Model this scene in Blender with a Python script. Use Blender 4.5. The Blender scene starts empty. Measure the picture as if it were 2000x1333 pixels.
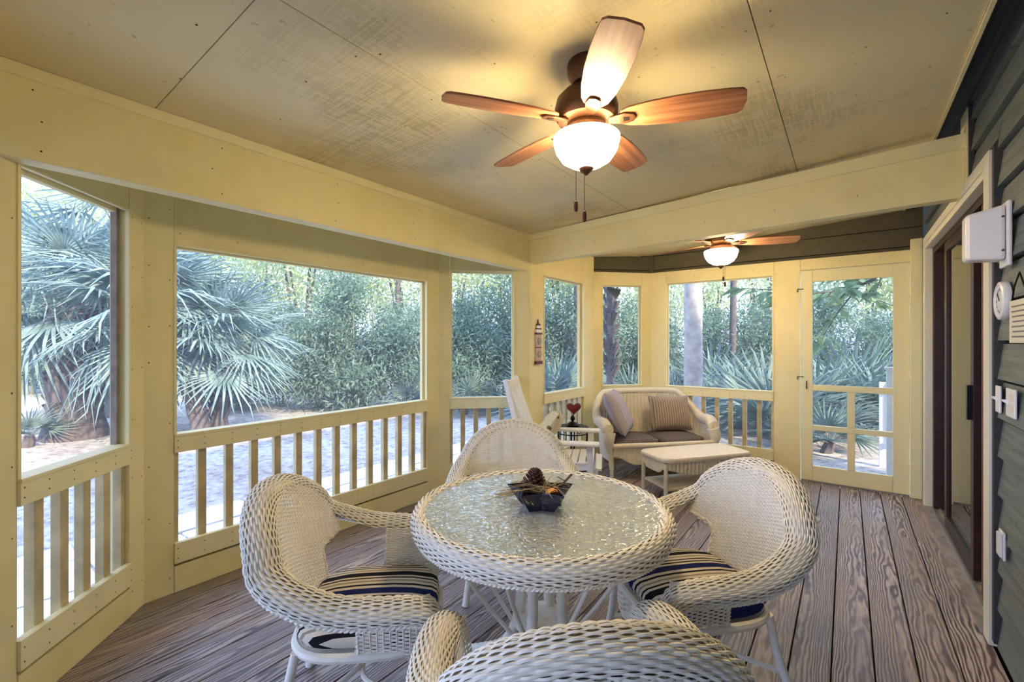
import bpy, bmesh, math, random
import numpy as np
from mathutils import Matrix, Vector

# ------------------------------------------------------------------ camera, world, sun, exposure
scene = bpy.context.scene
COL = scene.collection
F_PX = 889.0; CAM_H = 1.40; YAW = math.atan(655 / 889.0); HORIZON = 668.0
SY, CYW = math.sin(YAW), math.cos(YAW)
cam_data = bpy.data.cameras.new('camera')
cam_data.sensor_width = 36.0
cam_data.lens = F_PX / 2000.0 * 36.0
cam_data.shift_y = (HORIZON - 666.5) / 2000.0
cam_data.clip_start = 0.02; cam_data.clip_end = 300
cam = bpy.data.objects.new('camera', cam_data)
cam.location = (0, 0, CAM_H)
cam.rotation_euler = (math.pi / 2, 0, YAW)
COL.objects.link(cam)
scene.camera = cam

world = bpy.data.worlds.new('world'); scene.world = world
world.use_nodes = True
_bg = world.node_tree.nodes['Background']
_bg.inputs[0].default_value = (0.52, 0.70, 1.20, 1)
_bg.inputs[1].default_value = 1.15

sun_data = bpy.data.lights.new('sun', 'SUN'); sun_data.energy = 2.6; sun_data.angle = math.radians(2)
sun_data.color = (1.0, 0.86, 0.62)
sun = bpy.data.objects.new('sun', sun_data); COL.objects.link(sun)
sun.rotation_euler = Vector((-0.80, 0.25, -0.52)).to_track_quat('-Z', 'Y').to_euler()
sun.location = (6, -4, 9)

scene.view_settings.view_transform = 'Standard'
scene.view_settings.look = 'None'
scene.view_settings.gamma = 1.0
scene.view_settings.use_curve_mapping = False
scene.view_settings.exposure = 2.0
LAMP_POINT = 4.0      # watts of the bulb inside each fan bowl
LAMP_BOWL = 13.0        # glow of each frosted bowl

rnd = random.Random(7)
R = math.radians
# ------------------------------------------------------------------ helpers
def tag(o, label=None, cat=None, group=None, kind=None):
    if label: o['label'] = label
    if cat: o['category'] = cat
    if group: o['group'] = group
    if kind: o['kind'] = kind
    return o
def empty(name, loc=(0, 0, 0), rz=0.0, mat=None):
    o = bpy.data.objects.new(name, None); COL.objects.link(o)
    o.empty_display_size = 0.05
    if mat is not None: o.matrix_world = mat
    else:
        o.location = loc; o.rotation_euler = (0, 0, rz)
    return o
def link(name, me, parent=None, mat=None):
    o = bpy.data.objects.new(name, me); COL.objects.link(o)
    if parent is not None: o.parent = parent
    if mat is not None: o.matrix_local = mat
    return o
def copy_tree(o, parent=None):
    c = o.copy(); COL.objects.link(c)
    if parent is not None: c.parent = parent
    for ch in [x for x in bpy.data.objects if x.parent == o]:
        copy_tree(ch, c)
    return c
def axes(d, up=(0, 0, 1)):
    d = Vector(d).normalized(); up = Vector(up)
    if abs(d.dot(up)) > 0.995: up = Vector((0, 1, 0))
    a = d.cross(up).normalized(); b = a.cross(d).normalized()
    return a, b
class MB:
    def __init__(self): self.v = []; self.f = []; self.uv = None
    def add(self, vs, fs):
        n = len(self.v); self.v += [tuple(p) for p in vs]
        self.f += [tuple(i + n for i in f) for f in fs]; return self
    def hexa(self, c):      # 8 corners: bottom 4 ccw, top 4 ccw
        return self.add(c, [(3, 2, 1, 0), (4, 5, 6, 7), (0, 1, 5, 4), (1, 2, 6, 5), (2, 3, 7, 6), (3, 0, 4, 7)])
    def box(self, x0, x1, y0, y1, z0, z1):
        return self.hexa([(x0, y0, z0), (x1, y0, z0), (x1, y1, z0), (x0, y1, z0), (x0, y0, z1), (x1, y0, z1), (x1, y1, z1), (x0, y1, z1)])
    def bar(self, a, b, w, h, up=(0, 0, 1)):
        a = Vector(a); b = Vector(b); s, t = axes(b - a, up)
        s = s * w / 2; t = t * h / 2
        return self.hexa([a - s - t, a + s - t, a + s + t, a - s + t, b - s - t, b + s - t, b + s + t, b - s + t])
    def prism(self, poly, z0, z1):
        n = len(poly)
        vs = [(p[0], p[1], z0) for p in poly] + [(p[0], p[1], z1) for p in poly]
        return self.add(vs, [tuple(range(n - 1, -1, -1)), tuple(range(n, 2 * n))] + [(i, (i + 1) % n, n + (i + 1) % n, n + i) for i in range(n)])
    def tube(self, pts, r, n=8, closed=False, cap=True, flat=1.0):
        pts = [Vector(p) for p in pts]; m = len(pts)
        rr = r if hasattr(r, '__len__') else [r] * m
        vs = []; prev = None
        for i, p in enumerate(pts):
            if closed: d = pts[(i + 1) % m] - pts[i - 1]
            else: d = pts[min(i + 1, m - 1)] - pts[max(i - 1, 0)]
            d.normalize()
            if prev is None: a, b = axes(d)
            else:
                a = (prev - d * prev.dot(d)).normalized(); b = a.cross(d).normalized() * 1.0
                b = d.cross(a).normalized()
            prev = a
            if i == 0: b = d.cross(a).normalized()
            for k in range(n):
                t = 2 * math.pi * k / n
                vs.append(p + a * (math.cos(t) * rr[i]) + b * (math.sin(t) * rr[i] * flat))
        fs = []
        for i in range(m if closed else m - 1):
            j = (i + 1) % m
            for k in range(n):
                fs.append((i * n + k, i * n + (k + 1) % n, j * n + (k + 1) % n, j * n + k))
        if cap and not closed:
            fs.append(tuple(range(n - 1, -1, -1))); fs.append(tuple((m - 1) * n + k for k in range(n)))
        return self.add(vs, fs)
    def lathe(self, prof, n=24, cx=0, cy=0, z0=0, capends=True):
        vs = []; m = len(prof)
        for r, z in prof:
            for k in range(n):
                t = 2 * math.pi * k / n
                vs.append((cx + r * math.cos(t), cy + r * math.sin(t), z0 + z))
        fs = [(i * n + k, i * n + (k + 1) % n, (i + 1) * n + (k + 1) % n, (i + 1) * n + k) for i in range(m - 1) for k in range(n)]
        if capends:
            fs.append(tuple(range(n - 1, -1, -1))); fs.append(tuple((m - 1) * n + k for k in range(n)))
        return self.add(vs, fs)
    def grid(self, P, flip=False):
        P = np.asarray(P); a, b = P.shape[:2]
        fs = []
        for i in range(a - 1):
            for j in range(b - 1):
                q = (i * b + j, (i + 1) * b + j, (i + 1) * b + j + 1, i * b + j + 1)
                fs.append(q[::-1] if flip else q)
        return self.add(P.reshape(-1, 3).tolist(), fs)
    def mesh(self, name, mat, smooth=False):
        me = bpy.data.meshes.new(name); me.from_pydata(self.v, [], self.f); me.update()
        if mat: me.materials.append(mat)
        if smooth: me.polygons.foreach_set('use_smooth', [True] * len(me.polygons))
        return me
    def build(self, name, mat, parent=None, smooth=False, bevel=0, kind=None, label=None, loc=None):
        o = link(name, self.mesh(name, mat, smooth), parent)
        if bevel:
            b = o.modifiers.new('bevel', 'BEVEL'); b.width = bevel; b.segments = 2; b.limit_method = 'ANGLE'; b.angle_limit = R(40)
        if smooth:
            try: o.data.set_sharp_from_angle(angle=R(38))
            except Exception: pass
        if kind: o['kind'] = kind
        if label: o['label'] = label
        if loc: o.location = loc
        return o
def crom(pts, n):
    """Catmull-Rom through pts (any dimension), resampled to n points evenly by length (first three dims)."""
    P = np.array(pts, float); P = np.vstack([2 * P[0] - P[1], P, 2 * P[-1] - P[-2]])
    out = []
    for i in range(1, len(P) - 2):
        for t in np.linspace(0, 1, 24, endpoint=False):
            a, b, c, d = P[i - 1], P[i], P[i + 1], P[i + 2]
            out.append(0.5 * (2 * b + (c - a) * t + (2 * a - 5 * b + 4 * c - d) * t * t + (3 * b - a - 3 * c + d) * t ** 3))
    out.append(P[-2]); out = np.array(out)
    L = np.concatenate([[0], np.cumsum(np.linalg.norm(np.diff(out[:, :3], axis=0), axis=1))])
    s = np.linspace(0, L[-1], n)
    return np.stack([np.interp(s, L, out[:, k]) for k in range(out.shape[1])], 1)
def weave(P, c, half, amp, thick, closed=False, alt=True):
    """Woven strands: P[strand, along, 3] centre lines on the surface, c[along or strand,along] = spoke coordinate.
    Neighbouring strands pass the spokes on opposite sides. Returns MB with flat 4-sided tubes."""
    P = np.asarray(P, float); ns, na = P.shape[:2]
    T = np.gradient(P, axis=1)
    if closed: T = (np.roll(P, -1, 1) - np.roll(P, 1, 1))
    D = np.gradient(P, axis=0) if ns > 1 else np.tile(np.array([0, 0, 1.0]), (ns, na, 1))
    T /= np.linalg.norm(T, axis=2, keepdims=True) + 1e-9
    N = np.cross(T, D); N /= np.linalg.norm(N, axis=2, keepdims=True) + 1e-9
    W = np.cross(N, T)
    c = np.asarray(c, float)
    if c.ndim == 1: c = np.tile(c, (ns, 1))
    ph = (np.arange(ns) % 2)[:, None] * math.pi * (1 if alt else 0)
    off = amp * np.cos(math.pi * c + ph)
    C = P + N * off[..., None]
    hw = half if np.ndim(half) == 0 else np.asarray(half)[..., None]
    ring = np.stack([C + W * hw, C + N * thick, C - W * hw, C - N * thick], 2)     # ns,na,4,3
    m = MB(); m.v = [tuple(x) for x in ring.reshape(-1, 3)]
    idx = np.arange(ns * na * 4).reshape(ns, na, 4)
    A = idx if closed else idx[:, :-1]; B = np.roll(idx, -1, 1) if closed else idx[:, 1:]
    q = np.stack([A, np.roll(A, -1, 2), np.roll(B, -1, 2), B], 3).reshape(-1, 4)
    m.f = [tuple(x) for x in q.tolist()]
    return m
def ray(px):
    t = (px - 1000) / F_PX; return (-SY + t * CYW, CYW + t * SY)
def at(px, depth):      # ground position seen in photo column px at a depth in metres
    d = ray(px); return d[0] * depth, d[1] * depth
def cam_dir(fwd, right):
    return math.atan2(CYW * fwd + SY * right, -SY * fwd + CYW * right)

# ------------------------------------------------------------------ materials
def srgb(r, g, b):
    f = lambda c: (c / 255 / 12.92) if c / 255 <= 0.04045 else ((c / 255 + 0.055) / 1.055) ** 2.4
    return (f(r), f(g), f(b), 1)
class NT:
    def __init__(self, name):
        self.m = bpy.data.materials.new(name); self.m.use_nodes = True
        self.t = self.m.node_tree; self.b = self.t.nodes['Principled BSDF']; self.out = self.t.nodes['Material Output']
    def n(self, kind, **kw):
        nd = self.t.nodes.new(kind)
        for k, v in kw.items():
            if k.startswith('_'): setattr(nd, k[1:], v)
            else: nd.inputs[k.replace('__', ' ')].default_value = v
        return nd
    def l(self, a, b): self.t.links.new(a, b)
    def ramp(self, fac, stops, interp='LINEAR'):
        r = self.t.nodes.new('ShaderNodeValToRGB'); r.color_ramp.interpolation = interp
        e = r.color_ramp.elements
        while len(e) < len(stops): e.new(0.5)
        for k, (p, col) in enumerate(stops):
            e[k].position = p; e[k].color = col
        self.l(fac, r.inputs[0]); return r.outputs[0]
    def coords(self, scale=(1, 1, 1), rot=(0, 0, 0), jitter=True, space='Object'):
        tc = self.n('ShaderNodeTexCoord'); mp = self.n('ShaderNodeMapping')
        mp.inputs['Scale'].default_value = scale; mp.inputs['Rotation'].default_value = rot
        src = tc.outputs[space]
        if jitter:
            oi = self.n('ShaderNodeObjectInfo'); mu = self.n('ShaderNodeVectorMath', _operation='SCALE')
            cx = self.n('ShaderNodeCombineXYZ'); cx.inputs[0].default_value = 7.3; cx.inputs[1].default_value = 13.1; cx.inputs[2].default_value = 5.7
            self.l(cx.outputs[0], mu.inputs[0]); self.l(oi.outputs['Random'], mu.inputs['Scale'])
            ad = self.n('ShaderNodeVectorMath', _operation='ADD'); self.l(src, ad.inputs[0]); self.l(mu.outputs[0], ad.inputs[1]); src = ad.outputs[0]
        self.l(src, mp.inputs[0]); return mp.outputs[0]
    def bump(self, h, strength=0.3, dist=0.01):
        b = self.n('ShaderNodeBump', Strength=strength, Distance=dist); self.l(h, b.inputs['Height']); self.l(b.outputs[0], self.b.inputs['Normal']); return b
    def base(self, sock): self.l(sock, self.b.inputs['Base Color'])
    def mix(self, fac, a, b, blend='MIX'):
        m = self.n('ShaderNodeMix', _data_type='RGBA', _blend_type=blend)
        for s, i in ((fac, 0), (a, 6), (b, 7)):
            if hasattr(s, 'links'): self.l(s, m.inputs[i])
            else: m.inputs[i].default_value = s
        return m.outputs[2]
M = {}
def simple(name, col, rough=0.5, metal=0, noise=0.0, nscale=8, bump=0.0, spec=0.4):
    k = NT(name); k.b.inputs['Roughness'].default_value = rough; k.b.inputs['Metallic'].default_value = metal
    k.b.inputs['Specular IOR Level'].default_value = spec
    if noise or bump:
        nz = k.n('ShaderNodeTexNoise', Scale=nscale, Detail=4.0); k.l(k.coords(), nz.inputs['Vector'])
        lo = tuple(c * (1 - noise) for c in col[:3]) + (1,); hi = tuple(min(1, c * (1 + noise)) for c in col[:3]) + (1,)
        k.base(k.ramp(nz.outputs[0], [(0.3, lo), (0.7, hi)]))
        if bump: k.bump(nz.outputs[0], bump, 0.004)
    else: k.b.inputs['Base Color'].default_value = col
    M[name] = k.m; return k.m
def paint(name, col, stain, amount):
    k = NT(name); k.b.inputs['Roughness'].default_value = 0.55; k.b.inputs['Specular IOR Level'].default_value = 0.3
    v = k.coords()
    n1 = k.n('ShaderNodeTexNoise', Scale=1.6, Detail=5.0, Roughness=0.6); k.l(v, n1.inputs['Vector'])
    n2 = k.n('ShaderNodeTexNoise', Scale=38.0, Detail=2.0); k.l(v, n2.inputs['Vector'])
    f = k.ramp(n1.outputs[0], [(0.45, (0, 0, 0, 1)), (0.8, (amount,) * 3 + (1,))])
    k.base(k.mix(f, col, stain)); k.bump(n2.outputs[0], 0.12, 0.002)
    M[name] = k.m
CREAM = srgb(240, 225, 168)
paint('cream', CREAM, srgb(214, 192, 122), 0.6)
paint('cream_trim', srgb(241, 228, 176), srgb(220, 204, 146), 0.4)
paint('cream_house', srgb(228, 220, 196), srgb(200, 190, 160), 0.4)
def ceiling_mat():
    k = NT('ceiling_paint'); k.b.inputs['Roughness'].default_value = 0.45; k.b.inputs['Specular IOR Level'].default_value = 0.35
    v = k.coords(jitter=False, space='Object')
    big = k.n('ShaderNodeTexNoise', Scale=1.15, Detail=3.0, Roughness=0.55); k.l(v, big.inputs['Vector'])
    va = k.coords((3.0, 40.0, 3.0), jitter=False); vb = k.coords((40.0, 3.0, 3.0), jitter=False)
    s1 = k.n('ShaderNodeTexNoise', Scale=2.0, Detail=4.0); k.l(va, s1.inputs['Vector'])
    s2 = k.n('ShaderNodeTexNoise', Scale=2.0, Detail=4.0); k.l(vb, s2.inputs['Vector'])
    m = k.n('ShaderNodeMath', _operation='ADD'); k.l(s1.outputs[0], m.inputs[0]); k.l(s2.outputs[0], m.inputs[1])
    f1 = k.ramp(m.outputs[0], [(0.98, (0, 0, 0, 1)), (1.30, (.7, .7, .7, 1))])
    f2 = k.ramp(big.outputs[0], [(0.50, (0, 0, 0, 1)), (0.68, (1, 1, 1, 1))])
    f = k.mix(1.0, f1, f2, 'MULTIPLY')
    base = k.ramp(big.outputs[0], [(0.32, srgb(232, 216, 166)), (0.55, srgb(224, 208, 162)), (0.75, srgb(206, 188, 136))])
    spot = k.n('ShaderNodeTexNoise', Scale=26.0, Detail=2.0); k.l(v, spot.inputs['Vector'])
    f3 = k.ramp(spot.outputs[0], [(0.70, (0, 0, 0, 1)), (0.76, (0.5, 0.5, 0.5, 1))])
    col = k.mix(f, base, srgb(178, 162, 112))
    k.base(k.mix(f3, col, srgb(150, 132, 88)))
    k.bump(m.outputs[0], 0.12, 0.002); M['ceiling'] = k.m
ceiling_mat()
def deck_mat():
    k = NT('deck_wood'); k.b.inputs['Roughness'].default_value = 0.42; k.b.inputs['Specular IOR Level'].default_value = 0.45
    tc = k.n('ShaderNodeTexCoord'); sx = k.n('ShaderNodeSeparateXYZ'); k.l(tc.outputs['Object'], sx.inputs[0]); oi0 = k.n('ShaderNodeObjectInfo')
    def mth(op, a_, b_=None, c_=None):
        n_ = k.n('ShaderNodeMath', _operation=op)
        for i_, q_ in enumerate((a_, b_, c_)):
            if q_ is None: continue
            if hasattr(q_, 'links'): k.l(q_, n_.inputs[i_])
            else: n_.inputs[i_].default_value = q_
        return n_.outputs[0]
    fx_ = mth('FRACT', mth('DIVIDE', mth('SUBTRACT', 10 * 0.1497 + 0.5405, sx.outputs[0]), 0.1497))
    xo = mth('ADD', mth('SUBTRACT', fx_, 0.5), mth('MULTIPLY_ADD', oi0.outputs['Random'], 0.9, -0.45))
    warp = k.n('ShaderNodeTexNoise', Scale=1.0, Detail=3.0, Roughness=0.55); k.l(k.coords((9.0, 1.5, 9.0)), warp.inputs['Vector'])
    warp2 = k.n('ShaderNodeTexNoise', Scale=1.0, Detail=2.0); k.l(k.coords((30.0, 6.0, 9.0)), warp2.inputs['Vector'])
    ph = mth('ADD', mth('MULTIPLY', mth('POWER', mth('ABSOLUTE', xo), 1.6), 70.0), mth('MULTIPLY', sx.outputs[1], 9.0))
    ph = mth('ADD', ph, mth('MULTIPLY', warp.outputs[0], 40.0)); ph = mth('ADD', ph, mth('MULTIPLY', warp2.outputs[0], 5.0))
    sn_ = mth('SINE', ph)
    g = k.n('ShaderNodeMath', _operation='MULTIPLY_ADD'); g.inputs[1].default_value = 0.5; g.inputs[2].default_value = 0.5; k.l(sn_, g.inputs[0])
    fine = k.n('ShaderNodeTexNoise', Scale=1.0, Detail=5.0, Roughness=0.7); k.l(k.coords((130, 4.5, 30)), fine.inputs['Vector'])
    blot = k.n('ShaderNodeTexNoise', Scale=1.6, Detail=3.0); k.l(k.coords((1, 0.6, 1)), blot.inputs['Vector'])
    a = k.ramp(g.outputs[0], [(0.0, srgb(82, 68, 66)), (0.25, srgb(112, 98, 94)), (0.55, srgb(158, 146, 140)), (0.95, srgb(188, 176, 166))])
    b = k.ramp(g.outputs[0], [(0.0, srgb(112, 80, 58)), (0.3, srgb(146, 114, 88)), (0.9, srgb(192, 164, 130))])
    bf = k.ramp(blot.outputs[0], [(0.46, (0, 0, 0, 1)), (0.72, (0.6, 0.6, 0.6, 1))])
    c = k.mix(bf, a, b)
    msk = k.n('ShaderNodeTexNoise', Scale=1.0, Detail=3.0); k.l(k.coords((5.0, 1.3, 5.0)), msk.inputs['Vector'])
    c = k.mix(k.ramp(msk.outputs[0], [(0.40, (0, 0, 0, 1)), (0.66, (0.7, 0.7, 0.7, 1))]), c, srgb(150, 138, 132))
    ff = k.ramp(fine.outputs[0], [(0.30, (0.60, 0.58, 0.58, 1)), (0.62, (1.06, 1.06, 1.06, 1))])
    oi = k.n('ShaderNodeObjectInfo')
    tint = k.ramp(oi.outputs['Random'], [(0, (0.98, 0.98, 1.02, 1)), (0.5, (1.14, 1.10, 1.09, 1)), (1, (1.24, 1.2, 1.2, 1))])
    k.base(k.mix(1.0, k.mix(1.0, c, ff, 'MULTIPLY'), tint, 'MULTIPLY'))
    k.bump(g.outputs[0], 0.25, 0.003); M['deck'] = k.m
deck_mat()
def siding_mat():
    k = NT('siding_stain'); k.b.inputs['Roughness'].default_value = 0.6
    f = k.n('ShaderNodeTexNoise', Scale=1.0, Detail=5.0); k.l(k.coords((8, 2.5, 60)), f.inputs['Vector'])
    kn = k.n('ShaderNodeTexNoise', Scale=14.0, Detail=1.0); k.l(k.coords((1, 1, 1)), kn.inputs['Vector'])
    c = k.ramp(f.outputs[0], [(0.3, srgb(94, 98, 93)), (0.7, srgb(122, 127, 121))])
    kf = k.ramp(kn.outputs[0], [(0.72, (0, 0, 0, 1)), (0.78, (0.6, 0.6, 0.6, 1))])
    k.base(k.mix(kf, c, srgb(58, 54, 48))); k.bump(f.outputs[0], 0.2, 0.002); M['siding'] = k.m
siding_mat()
simple('siding_far', srgb(92, 84, 66), 0.7, noise=0.12, nscale=20, bump=0.1)
simple('dark_gap', srgb(26, 22, 20), 0.9)
simple('dark_edge', srgb(60, 56, 54), 0.7, noise=0.15, nscale=20)
simple('baluster', srgb(200, 182, 136), 0.6, noise=0.22, nscale=9, bump=0.1)
simple('weathered', srgb(150, 140, 132), 0.7, noise=0.3, nscale=14, bump=0.2)
simple('nail', srgb(92, 78, 60), 0.6)
simple('wicker', srgb(238, 230, 214), 0.5, noise=0.05, nscale=30)
simple('wicker_cream', srgb(236, 224, 198), 0.5, noise=0.06, nscale=24)
simple('white_paint', srgb(240, 238, 234), 0.4, noise=0.04, nscale=20)
simple('white_plastic', srgb(232, 228, 226), 0.35, spec=0.5)
simple('black_metal', srgb(30, 28, 28), 0.4, metal=0.6)
simple('bronze', srgb(92, 60, 40), 0.38, metal=0.55, noise=0.15, nscale=12)
simple('brown_frame', srgb(58, 34, 26), 0.42, noise=0.2, nscale=18)
simple('red_brown', srgb(116, 62, 36), 0.5, noise=0.35, nscale=40)
simple('aluminium', srgb(170, 168, 164), 0.4, metal=0.5, noise=0.1)
simple('star_glaze', srgb(22, 20, 44), 0.12, spec=0.7)
simple('pine_cone', srgb(96, 66, 48), 0.7, noise=0.3, nscale=60)
simple('pine_needle', srgb(150, 128, 88), 0.6, noise=0.3, nscale=40)
simple('glow_shield_cream', srgb(250, 242, 220), 0.6)
simple('shell', srgb(206, 146, 84), 0.5, noise=0.2, nscale=30)
simple('red_wood', srgb(120, 38, 28), 0.45, noise=0.25, nscale=20)
simple('dark_red', srgb(96, 40, 28), 0.5, noise=0.2, nscale=40)
simple('pinkish', srgb(206, 176, 158), 0.6, noise=0.12, nscale=50)
simple('grey_shell', srgb(168, 166, 162), 0.6, noise=0.3, nscale=90)
simple('paper', srgb(222, 214, 196), 0.7)
simple('ink', srgb(120, 112, 104), 0.7)
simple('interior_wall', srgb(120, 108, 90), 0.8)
simple('lamp_fixture', srgb(84, 78, 66), 0.5, metal=0.3)
simple('roof_under', srgb(150, 140, 120), 0.8)
simple('pave', srgb(226, 222, 214), 0.8, noise=0.12, nscale=5, bump=0.3)
simple('trunk_pale', srgb(176, 168, 160), 0.9, noise=0.25, nscale=9, bump=0.6)
simple('trunk_dark', srgb(96, 86, 82), 0.95, noise=0.35, nscale=14, bump=0.8)
simple('stem', srgb(130, 134, 104), 0.8, noise=0.2, nscale=9)
def fabric(name, stops, period, axis=0, rough=0.85):
    k = NT(name); k.b.inputs['Roughness'].default_value = rough; k.b.inputs['Specular IOR Level'].default_value = 0.15
    tc = k.n('ShaderNodeTexCoord'); sx = k.n('ShaderNodeSeparateXYZ'); k.l(tc.outputs['Object'], sx.inputs[0])
    d = k.n('ShaderNodeMath', _operation='DIVIDE'); d.inputs[1].default_value = period; k.l(sx.outputs[axis], d.inputs[0])
    fr = k.n('ShaderNodeMath', _operation='FRACT'); k.l(d.outputs[0], fr.inputs[0])
    k.base(k.ramp(fr.outputs[0], stops, 'CONSTANT'))
    nz = k.n('ShaderNodeTexNoise', Scale=160.0); k.l(tc.outputs['Object'], nz.inputs['Vector']); k.bump(nz.outputs[0], 0.2, 0.002)
    M[name] = k.m
_c, _n, _b, _t = srgb(216, 204, 182), srgb(26, 32, 84), srgb(24, 22, 28), srgb(150, 136, 118)
fabric('stripe', [(0, _n), (0.15, _c), (0.20, _b), (0.24, _c), (0.29, _b), (0.33, _c), (0.40, _t), (0.44, _c), (0.50, _b), (0.63, _c), (0.68, _b), (0.72, _c), (0.78, _t), (0.82, _c), (0.88, _b), (0.93, _c)], 0.26, 0)
fabric('taupe', [(0, srgb(118, 106, 98)), (0.5, srgb(110, 98, 92))], 0.05, 0)
fabric('pillow_grey', [(0, srgb(176, 166, 168)), (0.30, srgb(150, 140, 146)), (0.42, srgb(184, 174, 172)), (0.70, srgb(120, 100, 90)), (0.76, srgb(170, 158, 158))], 0.11, 0)
fabric('pillow_tan', [(0, srgb(166, 146, 124)), (0.45, srgb(122, 102, 84)), (0.72, srgb(186, 168, 144))], 0.026, 0)
def dotted():
    k = NT('pillow_leaf'); k.b.inputs['Roughness'].default_value = 0.85
    v = k.coords((15, 15, 15), jitter=False); vo = k.n('ShaderNodeTexVoronoi', Scale=1.0); k.l(v, vo.inputs['Vector'])
    k.base(k.ramp(vo.outputs['Distance'], [(0.0, srgb(104, 98, 52)), (0.30, srgb(120, 110, 66)), (0.34, srgb(224, 208, 164))]))
    M['pillow_leaf'] = k.m
dotted()
def blade_mat():
    k = NT('blade_wood'); k.b.inputs['Roughness'].default_value = 0.38
    f = k.n('ShaderNodeTexNoise', Scale=1.0, Detail=4.0); k.l(k.coords((2.0, 46, 10)), f.inputs['Vector'])
    k.base(k.ramp(f.outputs[0], [(0.3, srgb(128, 78, 50)), (0.5, srgb(160, 104, 68)), (0.72, srgb(186, 132, 92))])); M['blade'] = k.m
blade_mat()
def leaf_mat(name, lo, hi, trans=0.3):
    k = NT(name); k.b.inputs['Roughness'].default_value = 0.55; k.b.inputs['Specular IOR Level'].default_value = 0.3
    nz = k.n('ShaderNodeTexNoise', Scale=3.0, Detail=3.0); k.l(k.coords(), nz.inputs['Vector'])
    c = k.ramp(nz.outputs[0], [(0.3, lo), (0.7, hi)]); k.base(c)
    tr = k.n('ShaderNodeBsdfTranslucent'); k.l(c, tr.inputs[0])
    mx = k.n('ShaderNodeMixShader'); mx.inputs[0].default_value = trans
    k.l(k.b.outputs[0], mx.inputs[1]); k.l(tr.outputs[0], mx.inputs[2]); k.l(mx.outputs[0], k.out.inputs[0]); M[name] = k.m
leaf_mat('palm_leaf', srgb(100, 126, 118), srgb(160, 178, 172))
leaf_mat('palmetto_leaf', srgb(84, 108, 98), srgb(140, 158, 148))
leaf_mat('thicket_leaf', srgb(76, 104, 86), srgb(136, 158, 136), 0.35)
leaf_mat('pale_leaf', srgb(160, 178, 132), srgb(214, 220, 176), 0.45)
leaf_mat('branch_leaf', srgb(88, 120, 88), srgb(150, 176, 120), 0.35)
leaf_mat('moss', srgb(170, 176, 168), srgb(204, 208, 196), 0.4)
def ground_mat():
    k = NT('sandy_ground'); k.b.inputs['Roughness'].default_value = 0.95
    a = k.n('ShaderNodeTexNoise', Scale=0.5, Detail=6.0, Roughness=0.7); k.l(k.coords(jitter=False), a.inputs['Vector'])
    b = k.n('ShaderNodeTexNoise', Scale=9.0, Detail=6.0, Roughness=0.75); k.l(k.coords(jitter=False), b.inputs['Vector'])
    c1 = k.ramp(b.outputs[0], [(0.36, srgb(140, 128, 118)), (0.5, srgb(196, 188, 178)), (0.7, srgb(226, 220, 210))])
    c2 = k.ramp(a.outputs[0], [(0.42, (1, 1, 1, 1)), (0.62, (0.72, 0.66, 0.60, 1))])
    k.base(k.mix(1.0, c1, c2, 'MULTIPLY')); k.bump(b.outputs[0], 0.8, 0.05); M['ground'] = k.m
ground_mat()
def screen_mat():
    k = NT('insect_screen'); k.t.nodes.remove(k.b)
    d = k.n('ShaderNodeBsdfDiffuse'); d.inputs[0].default_value = srgb(150, 154, 160)
    t = k.n('ShaderNodeBsdfTransparent'); mx = k.n('ShaderNodeMixShader'); mx.inputs[0].default_value = 0.88
    tl = k.n('ShaderNodeBsdfTranslucent'); tl.inputs[0].default_value = srgb(176, 182, 190); ms = k.n('ShaderNodeMixShader'); ms.inputs[0].default_value = .6
    k.l(d.outputs[0], ms.inputs[1]); k.l(tl.outputs[0], ms.inputs[2]); k.l(ms.outputs[0], mx.inputs[1]); k.l(t.outputs[0], mx.inputs[2]); k.l(mx.outputs[0], k.out.inputs[0]); M['screen'] = k.m
screen_mat()
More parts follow.
